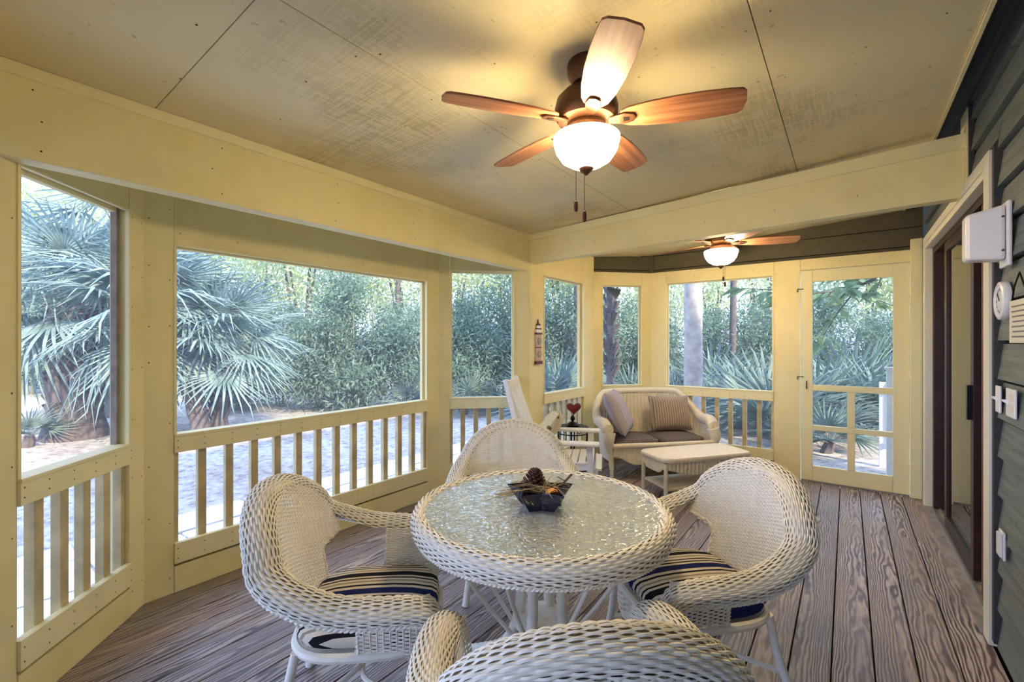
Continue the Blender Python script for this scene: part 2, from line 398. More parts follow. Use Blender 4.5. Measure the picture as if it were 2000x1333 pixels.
def glass_mats():
    k = NT('hammered_glass'); k.t.nodes.remove(k.b)
    v = k.coords((1.0, 1.0, 1.0), jitter=False)
    nz = k.n('ShaderNodeTexNoise', Scale=42.0, Detail=1.5, Distortion=0.8); k.l(v, nz.inputs['Vector'])
    bp = k.n('ShaderNodeBump', Strength=0.9, Distance=0.010); k.l(nz.outputs[0], bp.inputs['Height'])
    g = k.n('ShaderNodeBsdfGlossy', Roughness=0.07); g.inputs[0].default_value = (0.95, 0.97, 1, 1); k.l(bp.outputs[0], g.inputs['Normal'])
    d = k.n('ShaderNodeBsdfDiffuse'); d.inputs[0].default_value = srgb(232, 234, 232); k.l(bp.outputs[0], d.inputs['Normal'])
    t = k.n('ShaderNodeBsdfTransparent'); t.inputs[0].default_value = (0.86, 0.92, 0.90, 1)
    m1 = k.n('ShaderNodeMixShader'); m1.inputs[0].default_value = 0.38; k.l(t.outputs[0], m1.inputs[1]); k.l(d.outputs[0], m1.inputs[2])
    m2 = k.n('ShaderNodeMixShader'); m2.inputs[0].default_value = 0.42; k.l(m1.outputs[0], m2.inputs[1]); k.l(g.outputs[0], m2.inputs[2])
    k.l(m2.outputs[0], k.out.inputs[0]); M['table_glass'] = k.m
    k = NT('door_glass'); k.t.nodes.remove(k.b)
    g = k.n('ShaderNodeBsdfGlossy', Roughness=0.015); g.inputs[0].default_value = (0.9, 0.92, 0.92, 1)
    t = k.n('ShaderNodeBsdfTransparent'); t.inputs[0].default_value = (0.45, 0.47, 0.46, 1)
    fr = k.n('ShaderNodeFresnel'); fr.inputs[0].default_value = 1.7
    m2 = k.n('ShaderNodeMixShader'); k.l(fr.outputs[0], m2.inputs[0]); k.l(t.outputs[0], m2.inputs[1]); k.l(g.outputs[0], m2.inputs[2])
    k.l(m2.outputs[0], k.out.inputs[0]); M['door_glass'] = k.m
    k = NT('lit_bowl'); k.t.nodes.remove(k.b)
    e = k.n('ShaderNodeEmission', Strength=LAMP_BOWL); e.inputs[0].default_value = (1.0, 0.89, 0.62, 1)
    d = k.n('ShaderNodeBsdfDiffuse'); d.inputs[0].default_value = srgb(250, 240, 214)
    tl = k.n('ShaderNodeBsdfTranslucent'); tl.inputs[0].default_value = srgb(236, 204, 140)
    m = k.n('ShaderNodeMixShader'); m.inputs[0].default_value = 0.5; k.l(d.outputs[0], m.inputs[1]); k.l(tl.outputs[0], m.inputs[2])
    a = k.n('ShaderNodeAddShader'); k.l(e.outputs[0], a.inputs[0]); k.l(m.outputs[0], a.inputs[1]); k.l(a.outputs[0], k.out.inputs[0]); M['lit_bowl'] = k.m
glass_mats()

# ------------------------------------------------------------------ the porch shell
XB, XW, XH, YF = -2.42, -3.02, 0.545, 5.43
def zc(x): return 2.41 + 0.067 * (x - XB)          # underside of the sloping ceiling
GROUND = -0.36

ground = MB().grid([[(x, y, GROUND) for y in np.linspace(-40, 70, 12)] for x in np.linspace(-70, 40, 12)]).build('ground', M['ground'])
tag(ground, 'sandy leaf-littered yard around the porch', None, None, 'structure')

# deck
deck = MB().box(-3.1, 0.62, -3.0, 5.52, -0.20, -0.045).build('floor', M['dark_gap'])
deck['kind'] = 'structure'; deck['label'] = 'weathered wooden deck floor of the porch'
def bay_span(x):
    if x > XB: return -3.0, 5.44 if x > -1.91 else 5.44 - max(0, -1.91 - x)
    k = XB - x
    return 0.19 + k - 0.05, 3.57 - k + 0.05
PITCH = 0.1497; x = 0.611 - 0.072
px0 = 0.5405
i = 0
while True:
    xr = px0 - i * PITCH; xl = xr - PITCH + 0.0055; i += 1
    if xl < -3.12: break
    xr2 = xr
    xm = max(xl, -3.05)
    xr2 = min(xr2, 0.5405)
    brk = sorted({xm, xr2, *[q for q in (XB, -1.91) if xm < q < xr2]})
    for a, b in zip(brk[:-1], brk[1:]):
        if b - a < 0.004: continue
        a2, b2 = a + 1e-4, b - 1e-4
        ya0, ya1 = bay_span(a2); yb0, yb1 = bay_span(b2)
        if ya1 - ya0 < .05 and yb1 - yb0 < .05: continue
        zt = rnd.uniform(-0.0015, 0.0)
        MB().hexa([(a, ya0, -.04), (b, yb0, -.04), (b, yb1, -.04), (a, ya1, -.04), (a, ya0, zt), (b, yb0, zt), (b, yb1, zt), (a, ya1, zt)]).build('plank', M['deck'], deck, bevel=0.003)

def nails(parent, pts, mat_r=0.0035):
    """pts: (position, normal) in the parent's space"""
    m = MB()
    for p, n in pts:
        a, b = axes(n); p = Vector(p); n = Vector(n).normalized()
        ring = [p + a * math.cos(t) * mat_r + b * math.sin(t) * mat_r + n * 0.0012 for t in [k * math.pi / 3 for k in range(6)]]
        m.add(ring, [(5, 4, 3, 2, 1, 0)]); m.add(ring, [(0, 1, 2, 3, 4, 5)])
    if pts: m.build('nails', M['nail'], parent, kind='stuff')
WIN = [0]
RT, RB_, BT, BB = 0.884, 0.781, 0.276, 0.162
def panel(name, p0, p1, opens, header_top, label, posts=True, thick=0.09):
    """opens: (s0, s1, ztop, nbalusters or None for a door hole). Local x along the wall, y outward, z up; inner face y=0."""
    p0 = Vector((p0[0], p0[1], 0)); p1 = Vector((p1[0], p1[1], 0)); d = (p1 - p0); L = d.length; d.normalize()
    out = Vector((-d.y, d.x, 0))
    mat = Matrix(((d.x, out.x, 0, p0.x), (d.y, out.y, 0, p0.y), (0, 0, 1, 0), (0, 0, 0, 1)))
    root = empty(name, mat=mat); root['kind'] = 'structure'; root['label'] = label
    cuts = [0.0]
    for o in opens: cuts += [o[0], o[1]]
    cuts.append(L)
    for k in range(0, len(cuts), 2):
        po = MB().box(cuts[k], cuts[k + 1], 0, thick, 0, header_top).build('post', M['cream'], root)
        pts = []
        for z in np.arange(0.12, header_top - 0.05, 0.28):
            for sx in (cuts[k] + 0.02, cuts[k + 1] - 0.02):
                if rnd.random() < 0.7: pts.append(((sx, -0.0005, z + rnd.uniform(-.06, .06)), (0, -1, 0)))
        nails(po, pts)
    for (s0, s1, zt, nb) in opens:
        hd = MB().box(s0 + 0.002, s1 - 0.002, 0.001, thick, zt, header_top).build('header_board', M['cream'], root)
        nails(hd, [((s, 0.0, zt + 0.06), (0, -1, 0)) for s in np.arange(s0 + .03, s1, .3)])
        if nb is None: continue
        tr = MB().box(s0 + 0.001, s1 - 0.001, -0.014, 0.062, RB_, RT - 0.016).box(s0 + 0.001, s1 - 0.001, -0.018, 0.066, RT - 0.015, RT).build('top_rail', M['cream_trim'], root, bevel=0.002)
        br = MB().box(s0 + 0.001, s1 - 0.001, -0.014, 0.018, BB, BT).build('bottom_rail', M['cream_trim'], root, bevel=0.002)
        MB().box(s0 + 0.001, s1 - 0.001, 0.020, 0.062, BB + 0.02, BT - 0.03).build('bottom_nailer', M['baluster'], root)
        MB().box(s0 + 0.001, s1 - 0.001, -0.006, 0.03, 0.001, 0.146).build('kick_board', M['cream'], root, bevel=0.002)
        MB().box(s0 + 0.001, s1 - 0.001, 0.03, 0.06, 0.001, BB + 0.01).build('kick_backing', M['dark_gap'], root)
        pt, pb = [], []
        sp = (s1 - s0) / (nb + 1)
        for k in range(nb + 2):
            s = s0 + k * sp; hw = 0.021
            a, b = max(s - hw, s0 + 0.001), min(s + hw, s1 - 0.001)
            if k == 0: b = s0 + 0.028
            if k == nb + 1: a = s1 - 0.028
            MB().box(a, b, 0.020, 0.060, BT - 0.03, RB_ - 0.001).build('baluster', M['baluster'], root, bevel=0.002)
            c = (a + b) / 2
            pt += [((c, -0.0145, RB_ + .03), (0, -1, 0)), ((c, -0.0145, RT - .035), (0, -1, 0))]
            pb += [((c, -0.0145, BB + .03), (0, -1, 0)), ((c, -0.0145, BT - .03), (0, -1, 0))]
        nails(tr, pt); nails(br, pb)
        WIN[0] += 1
        w = empty('window_%d' % WIN[0], mat=mat); w['kind'] = 'structure'; w['label'] = 'screened opening in the ' + label
        MB().box(s0 + .001, s0 + 0.022, 0.045, 0.072, RT, zt).build('screen_stop', M['cream_trim'], w)
        MB().box(s1 - 0.022, s1 - .001, 0.045, 0.072, RT, zt).build('screen_stop', M['weathered' if name == 'wall_left_near' else 'cream_trim'], w)
        MB().box(s0 + 0.022, s1 - 0.022, 0.045, 0.072, zt - 0.022, zt - .001).build('screen_stop', M['cream_trim'], w)
        MB().add([(s0, 0.078, BB), (s1, 0.078, BB), (s1, 0.078, zt), (s0, 0.078, zt)], [(0, 1, 2, 3)]).build('screen', M['screen'], w)
        # thin casing bead around the opening on the room side
        bd = MB(); bd.box(s0 - .001, s0 + .012, -.006, .012, RT, zt + .0); bd.box(s1 - .012, s1 + .001, -.006, .012, RT, zt); bd.box(s0 + .012, s1 - .012, -.006, .012, zt - .012, zt)
        bd.build('bead', M['cream_trim'], w)
    return root
panel('wall_left_near', (XB, .19), (XW, .79), [(.115, .735, 2.075, 4)], 2.36, 'angled near wall of the porch bay')
panel('wall_left', (XW, .79), (XW, 2.97), [(.134, 2.035, 1.95, 12)], 2.36, 'long wall of the porch bay with the widest screen')
panel('wall_left_far', (XW, 2.97), (XB, 3.57), [(.097, .703, 2.065, 4)], 2.36, 'angled far wall of the porch bay')
panel('wall_left_end', (XB, 3.57), (XB, 4.92), [(.24, 1.10, 2.07, 6)], 2.405, 'side wall beyond the beam behind the rocking chair')
panel('wall_corner', (XB, 4.92), (-1.91, YF), [(.10, .605, 2.085, 3)], 2.23, 'angled corner wall behind the loveseat')
panel('wall_far', (-1.91, YF), (XH, YF), [(.172, 1.295, 2.10, 7), (1.527, 2.371, 2.122, None)], 2.23, 'end wall with the screen door')
# dark siding above the end walls
def upper_siding(name, p0, p1, label):
    p0 = Vector((p0[0], p0[1], 0)); p1 = Vector((p1[0], p1[1], 0)); d = (p1 - p0); L = d.length; d.normalize(); out = Vector((-d.y, d.x, 0))
    mat = Matrix(((d.x, out.x, 0, p0.x), (d.y, out.y, 0, p0.y), (0, 0, 1, 0), (0, 0, 0, 1)))
    root = empty(name, mat=mat); root['kind'] = 'structure'; root['label'] = label
    z = 2.232
    for h in (0.035, 0.17, 0.17, 0.17):
        MB().hexa([(0, 0.012, z), (L, 0.012, z), (L, .05, z), (0, .05, z), (0, .024, z + h - .006), (L, .024, z + h - .006), (L, .05, z + h - .006), (0, .05, z + h - .006)]).build('siding_board', M['siding_far'], root)
        z += h
    MB().box(0, L, .05, .07, 2.2, 2.8).build('backing', M['dark_gap'], root)
upper_siding('wall_far_upper', (-1.91, YF), (XH, YF), 'dark siding above the end wall header')
upper_siding('wall_corner_upper', (XB, 4.92), (-1.91, YF), 'dark siding above the angled corner wall')
MB().box(-1.945, -1.885, YF + .006, YF + .08, 2.2, 2.8).build('leak_block', M['siding_far'])['kind'] = 'structure'  # corner block added to stop light leaking between the siding runs
MB().box(0.455, 0.535, YF - 0.035, YF - 0.001, 0.001, 2.32).build('trim_1', M['cream_trim'], bevel=0.002)['kind'] = 'structure'
# bay ceiling behind the long beam
b = MB(); b.prism([(XB - .02, .15), (XB - .02, 3.61), (XW - .05, 3.0), (XW - .05, .76)][::-1], 2.36, 2.40)
b.build('ceiling_bay', M['cream'])['kind'] = 'structure'
# ceiling panels
ceil = MB().add([(XB - .1, -3.2, zc(XB - .1) + .02), (0.41, -3.2, zc(.41) + .02), (0.41, YF + .1, zc(.41) + .02), (XB - .1, YF + .1, zc(XB - .1) + .02)], [(0, 1, 2, 3)]).build('ceiling', M['dark_gap'])
ceil['kind'] = 'structure'; ceil['label'] = 'sloping painted plywood ceiling with stains'
def cpanel(x0, x1, y0, y1):
    g = .0018
    x0 += g; x1 -= g; y0 += g; y1 -= g; t = .012
    MB().hexa([(x0, y0, zc(x0)), (x1, y0, zc(x1)), (x1, y1, zc(x1)), (x0, y1, zc(x0)), (x0, y0, zc(x0) + t), (x1, y0, zc(x1) + t), (x1, y1, zc(x1) + t), (x0, y1, zc(x0) + t)]).build('panel', M['ceiling'], ceil)
XS = [XB - .1, -1.437, -.272, .405]
for k, ys in enumerate([(-3.2, -1.77, .67, 3.62, YF + .1), (-3.2, -.6, 3.62, YF + .1), (-3.2, -1.2, 3.62, YF + .1)]):
    for a, b_ in zip(ys[:-1], ys[1:]): cpanel(XS[k], XS[k + 1], a, b_)
pts = []
for xx in (-2.1, -1.75, -1.48, -1.40, -1.1, -.7, -.31, -.22, .05, .3):
    for yy in np.arange(-.2, 3.5, .41): pts.append(((xx + rnd.uniform(-.02, .02), yy + rnd.uniform(-.05, .05), zc(xx) - .001), (0, 0, -1)))
nails(ceil, pts, .004)
MB().hexa([(.405, -3.2, zc(.405) - .012), (.42, -3.2, zc(.42) - .012), (.42, YF, zc(.42) - .012), (.405, YF, zc(.405) - .012), (.405, -3.2, zc(.4) + .05), (.42, -3.2, zc(.4) + .05), (.42, YF, zc(.4) + .05), (.405, YF, zc(.4) + .05)]).build('trim_2', M['cream_trim'])['kind'] = 'structure'
# long beam and its trim
lb = empty('beam_long'); lb['kind'] = 'structure'; lb['label'] = 'long cream beam over the bay'
bm_ = MB().box(XB - .09, XB, -3.2, 3.569, 2.07, 2.40).build('beam_body', M['cream'], lb, bevel=.003)
MB().box(XB - .05, XB + .014, -3.2, 3.569, 2.364, 2.41).build('beam_trim', M['cream_trim'], lb, bevel=.002)
nails(bm_, [((XB + .0005, y + rnd.uniform(-.03, .03), z), (1, 0, 0)) for y in np.arange(.3, 3.5, .62) for z in (2.11, 2.22, 2.33)])
# cross beams (the far one rises a little towards the house)
def cross_beam(name, y0, zl, zr, tl, tr_, label):
    r_ = empty(name); r_['kind'] = 'structure'; r_['label'] = label
    x0, x1, t = XB - .06, XH - .012, .09
    bb = MB().hexa([(x0, y0, zl), (x1, y0, zr), (x1, y0 + t, zr), (x0, y0 + t, zl), (x0, y0, tl), (x1, y0, tr_), (x1, y0 + t, tr_), (x0, y0 + t, tl)]).build('beam_body', M['cream'], r_, bevel=.003)
    MB().hexa([(XB, y0 - .013, tl - .046), (x1, y0 - .013, tr_ - .08), (x1, y0 + .02, tr_ - .08), (XB, y0 + .02, tl - .046), (XB, y0 - .013, tl + .01), (x1, y0 - .013, tr_ + .005), (x1, y0 + .02, tr_ + .005), (XB, y0 + .02, tl + .01)]).build('beam_trim', M['cream_trim'], r_, bevel=.002)
    nails(bb, [((x_, y0 - .0005, 2.24 + .03 * (x_ + 2.4)), (0, -1, 0)) for x_ in np.arange(-2.2, .5, .45)])
    return r_
cross_beam('beam_cross', 3.57, 2.142, 2.215, 2.402, 2.566, 'cream cross beam between the two fans')
cross_beam('beam_cross_near', .03, 2.10, 2.20, 2.402, 2.56, 'near cream cross beam at the upper left')
# roof over everything
ro = MB(); x0, x1 = -3.75, XH + .5
z0, z1 = 2.52, 3.22
ro.hexa([(x0, -3.4, z0), (x1, -3.4, z1), (x1, 6.0, z1), (x0, 6.0, z0), (x0, -3.4, z0 + .12), (x1, -3.4, z1 + .12), (x1, 6.0, z1 + .12), (x0, 6.0, z0 + .12)])
ro.build('roof', M['roof_under'])['kind'] = 'structure'
# ---------------------------------------------------------------- house wall
hw = empty('wall_right'); hw['kind'] = 'structure'; hw['label'] = 'dark lapped siding wall of the house'
EXP = 0.1735
DY0, DY1, DZ = 2.985, 5.25, 2.285
def sboard(y0, y1, z0, z1):
    MB().hexa([(XH, y0, z0), (XH + .03, y0, z0), (XH + .03, y1, z0), (XH, y1, z0), (XH + .020, y0, z1), (XH + .03, y0, z1), (XH + .03, y1, z1), (XH + .020, y1, z1)]).build('siding_board', M['siding'], hw)
k = 0
while k * EXP < 3.2:
    z0 = k * EXP + 0.018; z1 = z0 + EXP - .015
    if z1 < DZ + .0:
        sboard(-3.2, DY0 - .03, z0, z1); sboard(DY1 + .015, YF, z0, z1)
    elif z0 < DZ + .02:
        sboard(-3.2, DY0 - .03, z0, z1); sboard(DY1 + .015, YF, z0, z1); sboard(DY0 - .03, DY1 + .015, DZ + .03, z1) if z1 - DZ - .03 > .02 else None
    else: sboard(-3.2, YF, z0, z1)
    k += 1
bk = MB(); bk.box(XH + .03, XH + .06, -3.2, DY0 + .05, -.3, 3.4).box(XH + .03, XH + .06, DY1 - .06, 6.0, -.3, 3.4).box(XH + .03, XH + .06, DY0 + .05, DY1 - .06, DZ - .08, 3.4)
bk.build('sheathing', M['dark_gap'], hw)
up = MB().box(XH + .06, 7, -9, 6, 3.36, 5.2).box(XH + .06, 7, 5.9, 6.0, -.3, 3.36).box(XH + .06, .8, -9, -3.2, -.3, 3.36)  # unseen house mass, added to shade the yard from the sun
up.build('house_shade_mass', M['siding'], hw)
# beam-end casing, and a dark strip painted in as the shadow at its edge
t3 = empty('trim_3'); t3['kind'] = 'structure'
MB().box(XH - .012, XH + .012, 3.53, 3.70, 2.24, 2.70).build('casing_board', M['cream_trim'], t3)
MB().box(XH - .006, XH + .014, 3.50, 3.529, 2.20, 2.72).build('edge_strip', M['dark_edge'], t3)
# ---------------------------------------------------------------- sliding glass door
sd = empty('door_2'); sd['kind'] = 'structure'; sd['label'] = 'dark framed sliding glass door with cream casing'
MB().box(XH - .022, XH + .03, DY0 + .008, DY0 + .105, .001, DZ).build('casing_board', M['cream_house'], sd, bevel=.003)
MB().box(XH - .022, XH + .03, DY1 - .11, DY1, .001, DZ).build('casing_board', M['cream_house'], sd, bevel=.003)
MB().box(XH - .022, XH + .03, DY0 + .106, DY1 - .111, DZ - .105, DZ).build('casing_board', M['cream_house'], sd, bevel=.003)
MB().box(XH - .030, XH - .0225, DY0 + .12, DY1 - .13, DZ - .07, DZ - .05).build('casing_bead', M['cream_house'], sd)
MB().box(XH - .01, XH + .03, DY0 - .028, DY0 + .007, .03, DZ + .012).build('edge_strip', M['dark_edge'], sd)
MB().box(XH + .031, XH + .16, DY0 + .06, DY0 + .105, .02, DZ - .1).build('jamb', M['red_brown'], sd)
MB().box(XH + .031, XH + .16, DY1 - .16, DY1 - .108, .02, DZ - .1).build('jamb', M['brown_frame'], sd)
MB().box(XH + .031, XH + .16, DY0 + .106, DY1 - .161, DZ - .15, DZ - .1).build('head_jamb', M['brown_frame'], sd)
MB().box(XH - .03, XH + .16, DY0 + .106, DY1 - .111, .001, .022).build('sill', M['weathered'], sd)
for k_, xx in enumerate((XH + .015, XH + .06, XH + .105)):
    MB().box(xx, xx + .012, DY0 + .11, DY1 - .17, .0225, .034).build('track', M['aluminium'], sd)
def sash(x0, y0, y1, nm):
    r_ = MB(); z0, z1 = .035, DZ - .152; w = .075; t = .034
    r_.box(x0, x0 + t, y0, y0 + w, z0, z1).box(x0, x0 + t, y1 - w, y1, z0, z1).box(x0, x0 + t, y0 + w, y1 - w, z0, z0 + .09).box(x0, x0 + t, y0 + w, y1 - w, z1 - .07, z1)
    o = r_.build(nm, M['brown_frame'], sd, bevel=.002)
    MB().box(x0 + .014, x0 + .02, y0 + w, y1 - w, z0 + .09, z1 - .07).build('pane', M['door_glass'], o)
    return o
sash(XH + .035, 3.66, 4.62, 'sliding_sash')
sash(XH + .085, 4.10, DY1 - .165, 'fixed_sash')
MB().box(XH + .036, XH + .070, 3.42, 3.47, .035, DZ - .152).build('screen_stile', M['red_brown'], sd)
hd_ = MB().box(XH + .012, XH + .034, 3.675, 3.705, .95, 1.15).build('door_pull', M['black_metal'], sd)
rm = MB()
x0, x1, y0, y1, z1 = XH + .17, 4.2, 2.4, 5.85, 2.45
rm.add([(x0, y0, 0), (x1, y0, 0), (x1, y1, 0), (x0, y1, 0), (x0, y0, z1), (x1, y0, z1), (x1, y1, z1), (x0, y1, z1)], [(0, 1, 2, 3), (7, 6, 5, 4), (4, 5, 1, 0), (5, 6, 2, 1), (6, 7, 3, 2)])
rm.build('wall_indoor', M['interior_wall'])['kind'] = 'structure'
# ---------------------------------------------------------------- screen door in the end wall
dr = empty('door_1'); dr['kind'] = 'structure'; dr['label'] = 'cream wooden screen door with divided lower panels'
X0, X1, Y0, Y1 = -.374, .452, YF - .006, YF + .030
def xr_(a, b, z0, z1, nm, mt='cream_trim', ya=Y0, yb=Y1): return MB().box(a, b, ya, yb, z0, z1).build(nm, M[mt], dr, bevel=.003)
DT = 2.112
xr_(X0, X0 + .095, .016, DT, 'stile'); xr_(X1 - .115, X1, .016, DT, 'stile')
xr_(X0 + .096, X1 - .116, DT - .115, DT, 'top_rail'); xr_(X0 + .096, X1 - .116, .016, .165, 'bottom_rail')
xr_(X0 + .096, X1 - .116, .915, .972, 'mid_rail'); xr_(X0 + .096, X1 - .116, .520, .570, 'mid_rail')
cx = (X0 + .096 + X1 - .116) / 2
xr_(cx - .03, cx + .03, .571, .914, 'muntin'); xr_(cx - .03, cx + .03, .166, .519, 'muntin')
for (a, b, z0, z1) in ((X0 + .096, X1 - .116, .972, DT - .115), (X0 + .096, cx - .03, .571, .914), (cx + .03, X1 - .116, .571, .914), (X0 + .096, cx - .03, .166, .519), (cx + .03, X1 - .116, .166, .519)):
    MB().add([(a, YF + .02, z0), (b, YF + .02, z0), (b, YF + .02, z1), (a, YF + .02, z1)], [(0, 1, 2, 3)]).build('screen', M['screen'], dr)
for zz in (1.86, 1.10, .26):
    h = MB().tube([(X1 + .006, YF - .014, zz - .04), (X1 + .006, YF - .014, zz + .04)], .007, 8).box(X1 - .02, X1 + .004, YF - .013, YF - .0065, zz - .035, zz + .035)
    h.build('hinge', M['cream_trim'], dr, smooth=True)
for zz in (1.93, 1.05):
    MB().tube([(X0 + .02, YF - .010, zz), (X0 - .01, YF - .016, zz), (X0 - .03, YF - .014, zz + .004), (X0 - .034, YF - .010, zz - .03)], .004, 6).build('hook_latch', M['bronze'], dr, smooth=True)
MB().tube([(X0 + .045, YF - .007, .93), (X0 + .045, YF - .03, .935), (X0 + .045, YF - .03, 1.0), (X0 + .045, YF - .007, 1.005)], .005, 6).build('pull_handle', M['bronze'], dr, smooth=True)
MB().box(X0, X1, YF - .002, YF + .06, .0005, .014).build('threshold', M['weathered'], dr)

# ------------------------------------------------------------------ wicker armchairs
def smoothstep(a, b, x):
    t = np.clip((x - a) / (b - a), 0, 1); return t * t * (3 - 2 * t)
def lerp_rows(P, v):
    """sample grid P[nu,nv,3] at fractional rows v -> [len(v), nu, 3]"""
    nv = P.shape[1]; f = np.asarray(v) * (nv - 1); i = np.clip(np.floor(f).astype(int), 0, nv - 2); t = (f - i)[:, None, None]
    Q = P.transpose(1, 0, 2); return Q[i] * (1 - t) + Q[i + 1] * t
def roll_surface(ctrl, n, rb, rn, phi0, phi1, nphi=14):
    """ctrl rows: x, y, z, alpha(deg), size, for the right half from the middle of the back to the arm end."""
    C = crom(ctrl, n); B = C[:, :3]; al = np.radians(C[:, 3]); sz = C[:, 4]
    T = np.gradient(B, axis=0); T /= np.linalg.norm(T, axis=1, keepdims=True)
    b = np.stack([np.sin(al), -np.cos(al), 0 * al], 1); b -= T * (b * T).sum(1, keepdims=True); b /= np.linalg.norm(b, axis=1, keepdims=True)
    nn = np.cross(b, T)
    ph = np.radians(np.linspace(phi0, phi1, nphi))
    G = B[:, None] + (b * (rb * sz)[:, None])[:, None] * (1 - np.cos(ph))[None, :, None] + (nn * (rn * sz)[:, None])[:, None] * np.sin(ph)[None, :, None]
    Gl = G[::-1][:-1].copy(); Gl[..., 0] *= -1
    return np.concatenate([Gl, G], 0)
def rope(path, r, turns_per_m=26, n=3, strands=2):
    P = np.asarray(path, float); T = np.gradient(P, axis=0); T /= np.linalg.norm(T, axis=1, keepdims=True) + 1e-9
    L = np.concatenate([[0], np.cumsum(np.linalg.norm(np.diff(P, axis=0), axis=1))])
    up = np.array([0.13, 0.21, 0.97]); A = np.cross(T, up); A /= np.linalg.norm(A, axis=1, keepdims=True) + 1e-9; B = np.cross(A, T)
    m = MB()
    for k in range(strands):
        a = 2 * math.pi * (turns_per_m * L + k / strands)
        q = P + A * (np.cos(a) * r * .55)[:, None] + B * (np.sin(a) * r * .55)[:, None]
        m.tube([tuple(x) for x in q], r * .62, 5)
    return m
def yb(x, z): return -.235 - .20 * (z - .42) + .9 * x * x
AA, AB, AZ = .275, .238, .60
simple('wicker_core', srgb(158, 142, 118), 0.8)
def make_armchair(name):
    t = empty(name)
    ctrl = []
    for th in (90, 75, 60, 45, 30, 15):
        x_ = AA * math.cos(R(th)); z_ = AZ + AB * math.sin(R(th)); ctrl.append((x_, yb(x_, z_), z_, 38 * (90 - th) / 75, 1.0))
    ctrl += [(.288, -.140, .606, 60, 1.0), (.297, -.03, .563, 80, 1.0), (.297, .09, .551, 90, .98), (.285, .185, .543, 96, .92), (.268, .238, .519, 104, .80), (.256, .258, .471, 110, .62)]
    G = roll_surface(ctrl, 122, .052, .042, -8, 215)
    nu = G.shape[0]
    L = np.concatenate([[0], np.cumsum(np.linalg.norm(np.diff(G[:, 7], axis=0), axis=1))])
    sp = .031
    dense = np.linspace(0, 1, int(L[-1] / sp * 5.0)); ui = dense * (nu - 1); i0 = np.clip(np.floor(ui).astype(int), 0, nu - 2); tt = (ui - i0)[:, None, None]
    Gd = G[i0] * (1 - tt) + G[i0 + 1] * tt
    Ld = np.interp(ui, np.arange(nu), L)
    ns = 27; v = (np.arange(ns) + .5) / ns
    weave(lerp_rows(Gd, v), Ld / sp, .0036, .0032, .0024).build('rim', M['wicker'], t, smooth=True, kind='stuff')
    base = MB().grid(roll_surface([(c_[0] * .995, c_[1] + .0, c_[2] - .003, c_[3], c_[4]) for c_ in ctrl], 90, .0475, .0365, 0, 212)).build('rim_core', M['wicker_core'], t, smooth=True)
    rope(Gd[:, -1], .0085, 30).build('braid', M['wicker'], t, smooth=True, kind='stuff')
    # back panel
    zs = np.arange(.405, AZ + AB + .008, .0072)
    def xr(z):
        e = AA * np.sqrt(np.clip(1 - (np.clip(z - AZ, 0, None) / AB) ** 2, 0.0004, 1))
        return np.where(z < AZ, .168 + (.284 - .168) * smoothstep(.525, .562, z), e + .004)
    na = 96
    u = np.linspace(-1, 1, na); X = xr(zs)[:, None] * u[None]; Z = np.tile(zs[:, None], (1, na))
    P = np.stack([X, yb(X, Z), Z], 2)
    weave(P, X / .0215, .0034, .0024, .0019).build('back_panel', M['wicker'], t, smooth=True, kind='stuff')
    sp_ = MB()
    for x_ in np.arange(-.258, .259, .0215):
        zz = np.linspace(.40 if abs(x_) < .165 else .555, AZ + AB * math.sqrt(max(0, 1 - (x_ / AA) ** 2)) + .005, 9)
        sp_.tube([(x_, yb(x_, z) , z) for z in zz], .0026, 4, cap=False)
    sp_.build('spokes', M['wicker'], t, smooth=True, kind='stuff')
    for s in (-1, 1):       # wrapped borders of the lower back
        pts = crom([(s * .168, yb(.168, .39), .39), (s * .168, yb(.168, .47), .47), (s * .170, yb(.17, .52), .52), (s * .195, yb(.195, .548), .548), (s * .25, yb(.25, .560), .560), (s * .285, yb(.285, .570), .570)], 40)
        rope(pts, .009, 60).build('border', M['wicker'], t, smooth=True, kind='stuff')
    # arm panels
    for s in (-1, 1):
        zz = np.arange(.352, .560, .0072); yy = np.linspace(.02, .246, 44)
        Zg, Yg = np.meshgrid(zz, yy, indexing='ij')
        Yg = Yg - .02 * (.58 - Zg) / .2 * (Yg < .1)
        Xg = s * (.252 + .040 * (Zg - .35) / .24 - .5 * np.clip(Yg - .16, 0, 1) ** 2 * 6)
        weave(np.stack([Xg, Yg, Zg], 2), Yg / .0215, .0034, .0024, .0019).build('arm_panel', M['wicker'], t, smooth=True, kind='stuff')
        sp_ = MB()
        for y_ in np.arange(.03, .245, .0215):
            sp_.tube([(s * (.252 - .5 * max(0, y_ - .16) ** 2 * 6), y_, .35), (s * (.290 - .5 * max(0, y_ - .16) ** 2 * 6), y_, .555)], .0026, 4, cap=False)
        sp_.build('spokes', M['wicker'], t, smooth=True, kind='stuff')
        pts = crom([(s * .252, .012, .345), (s * .27, .012, .46), (s * .290, .016, .558)], 26); rope(pts, .007, 60).build('border', M['wicker'], t, smooth=True, kind='stuff')
    # seat ring, deck and scalloped apron
    th = np.linspace(0, 2 * math.pi, 72, endpoint=False)
    sx_ = .252 * np.sign(np.cos(th)) * np.abs(np.cos(th)) ** .62; sy_ = .012 + .250 * np.sign(np.sin(th)) * np.abs(np.sin(th)) ** .62
    rg = MB().tube([(a, b, .352) for a, b in zip(sx_, sy_)], .017, 8, closed=True); rg.build('seat_frame', M['wicker'], t, smooth=True)
    MB().prism([(a, b) for a, b in zip(sx_ * .97, sy_ * .97)], .345, .366).build('seat_deck', M['wicker'], t)
    n2 = 70; t2 = np.linspace(R(28), R(152), n2)
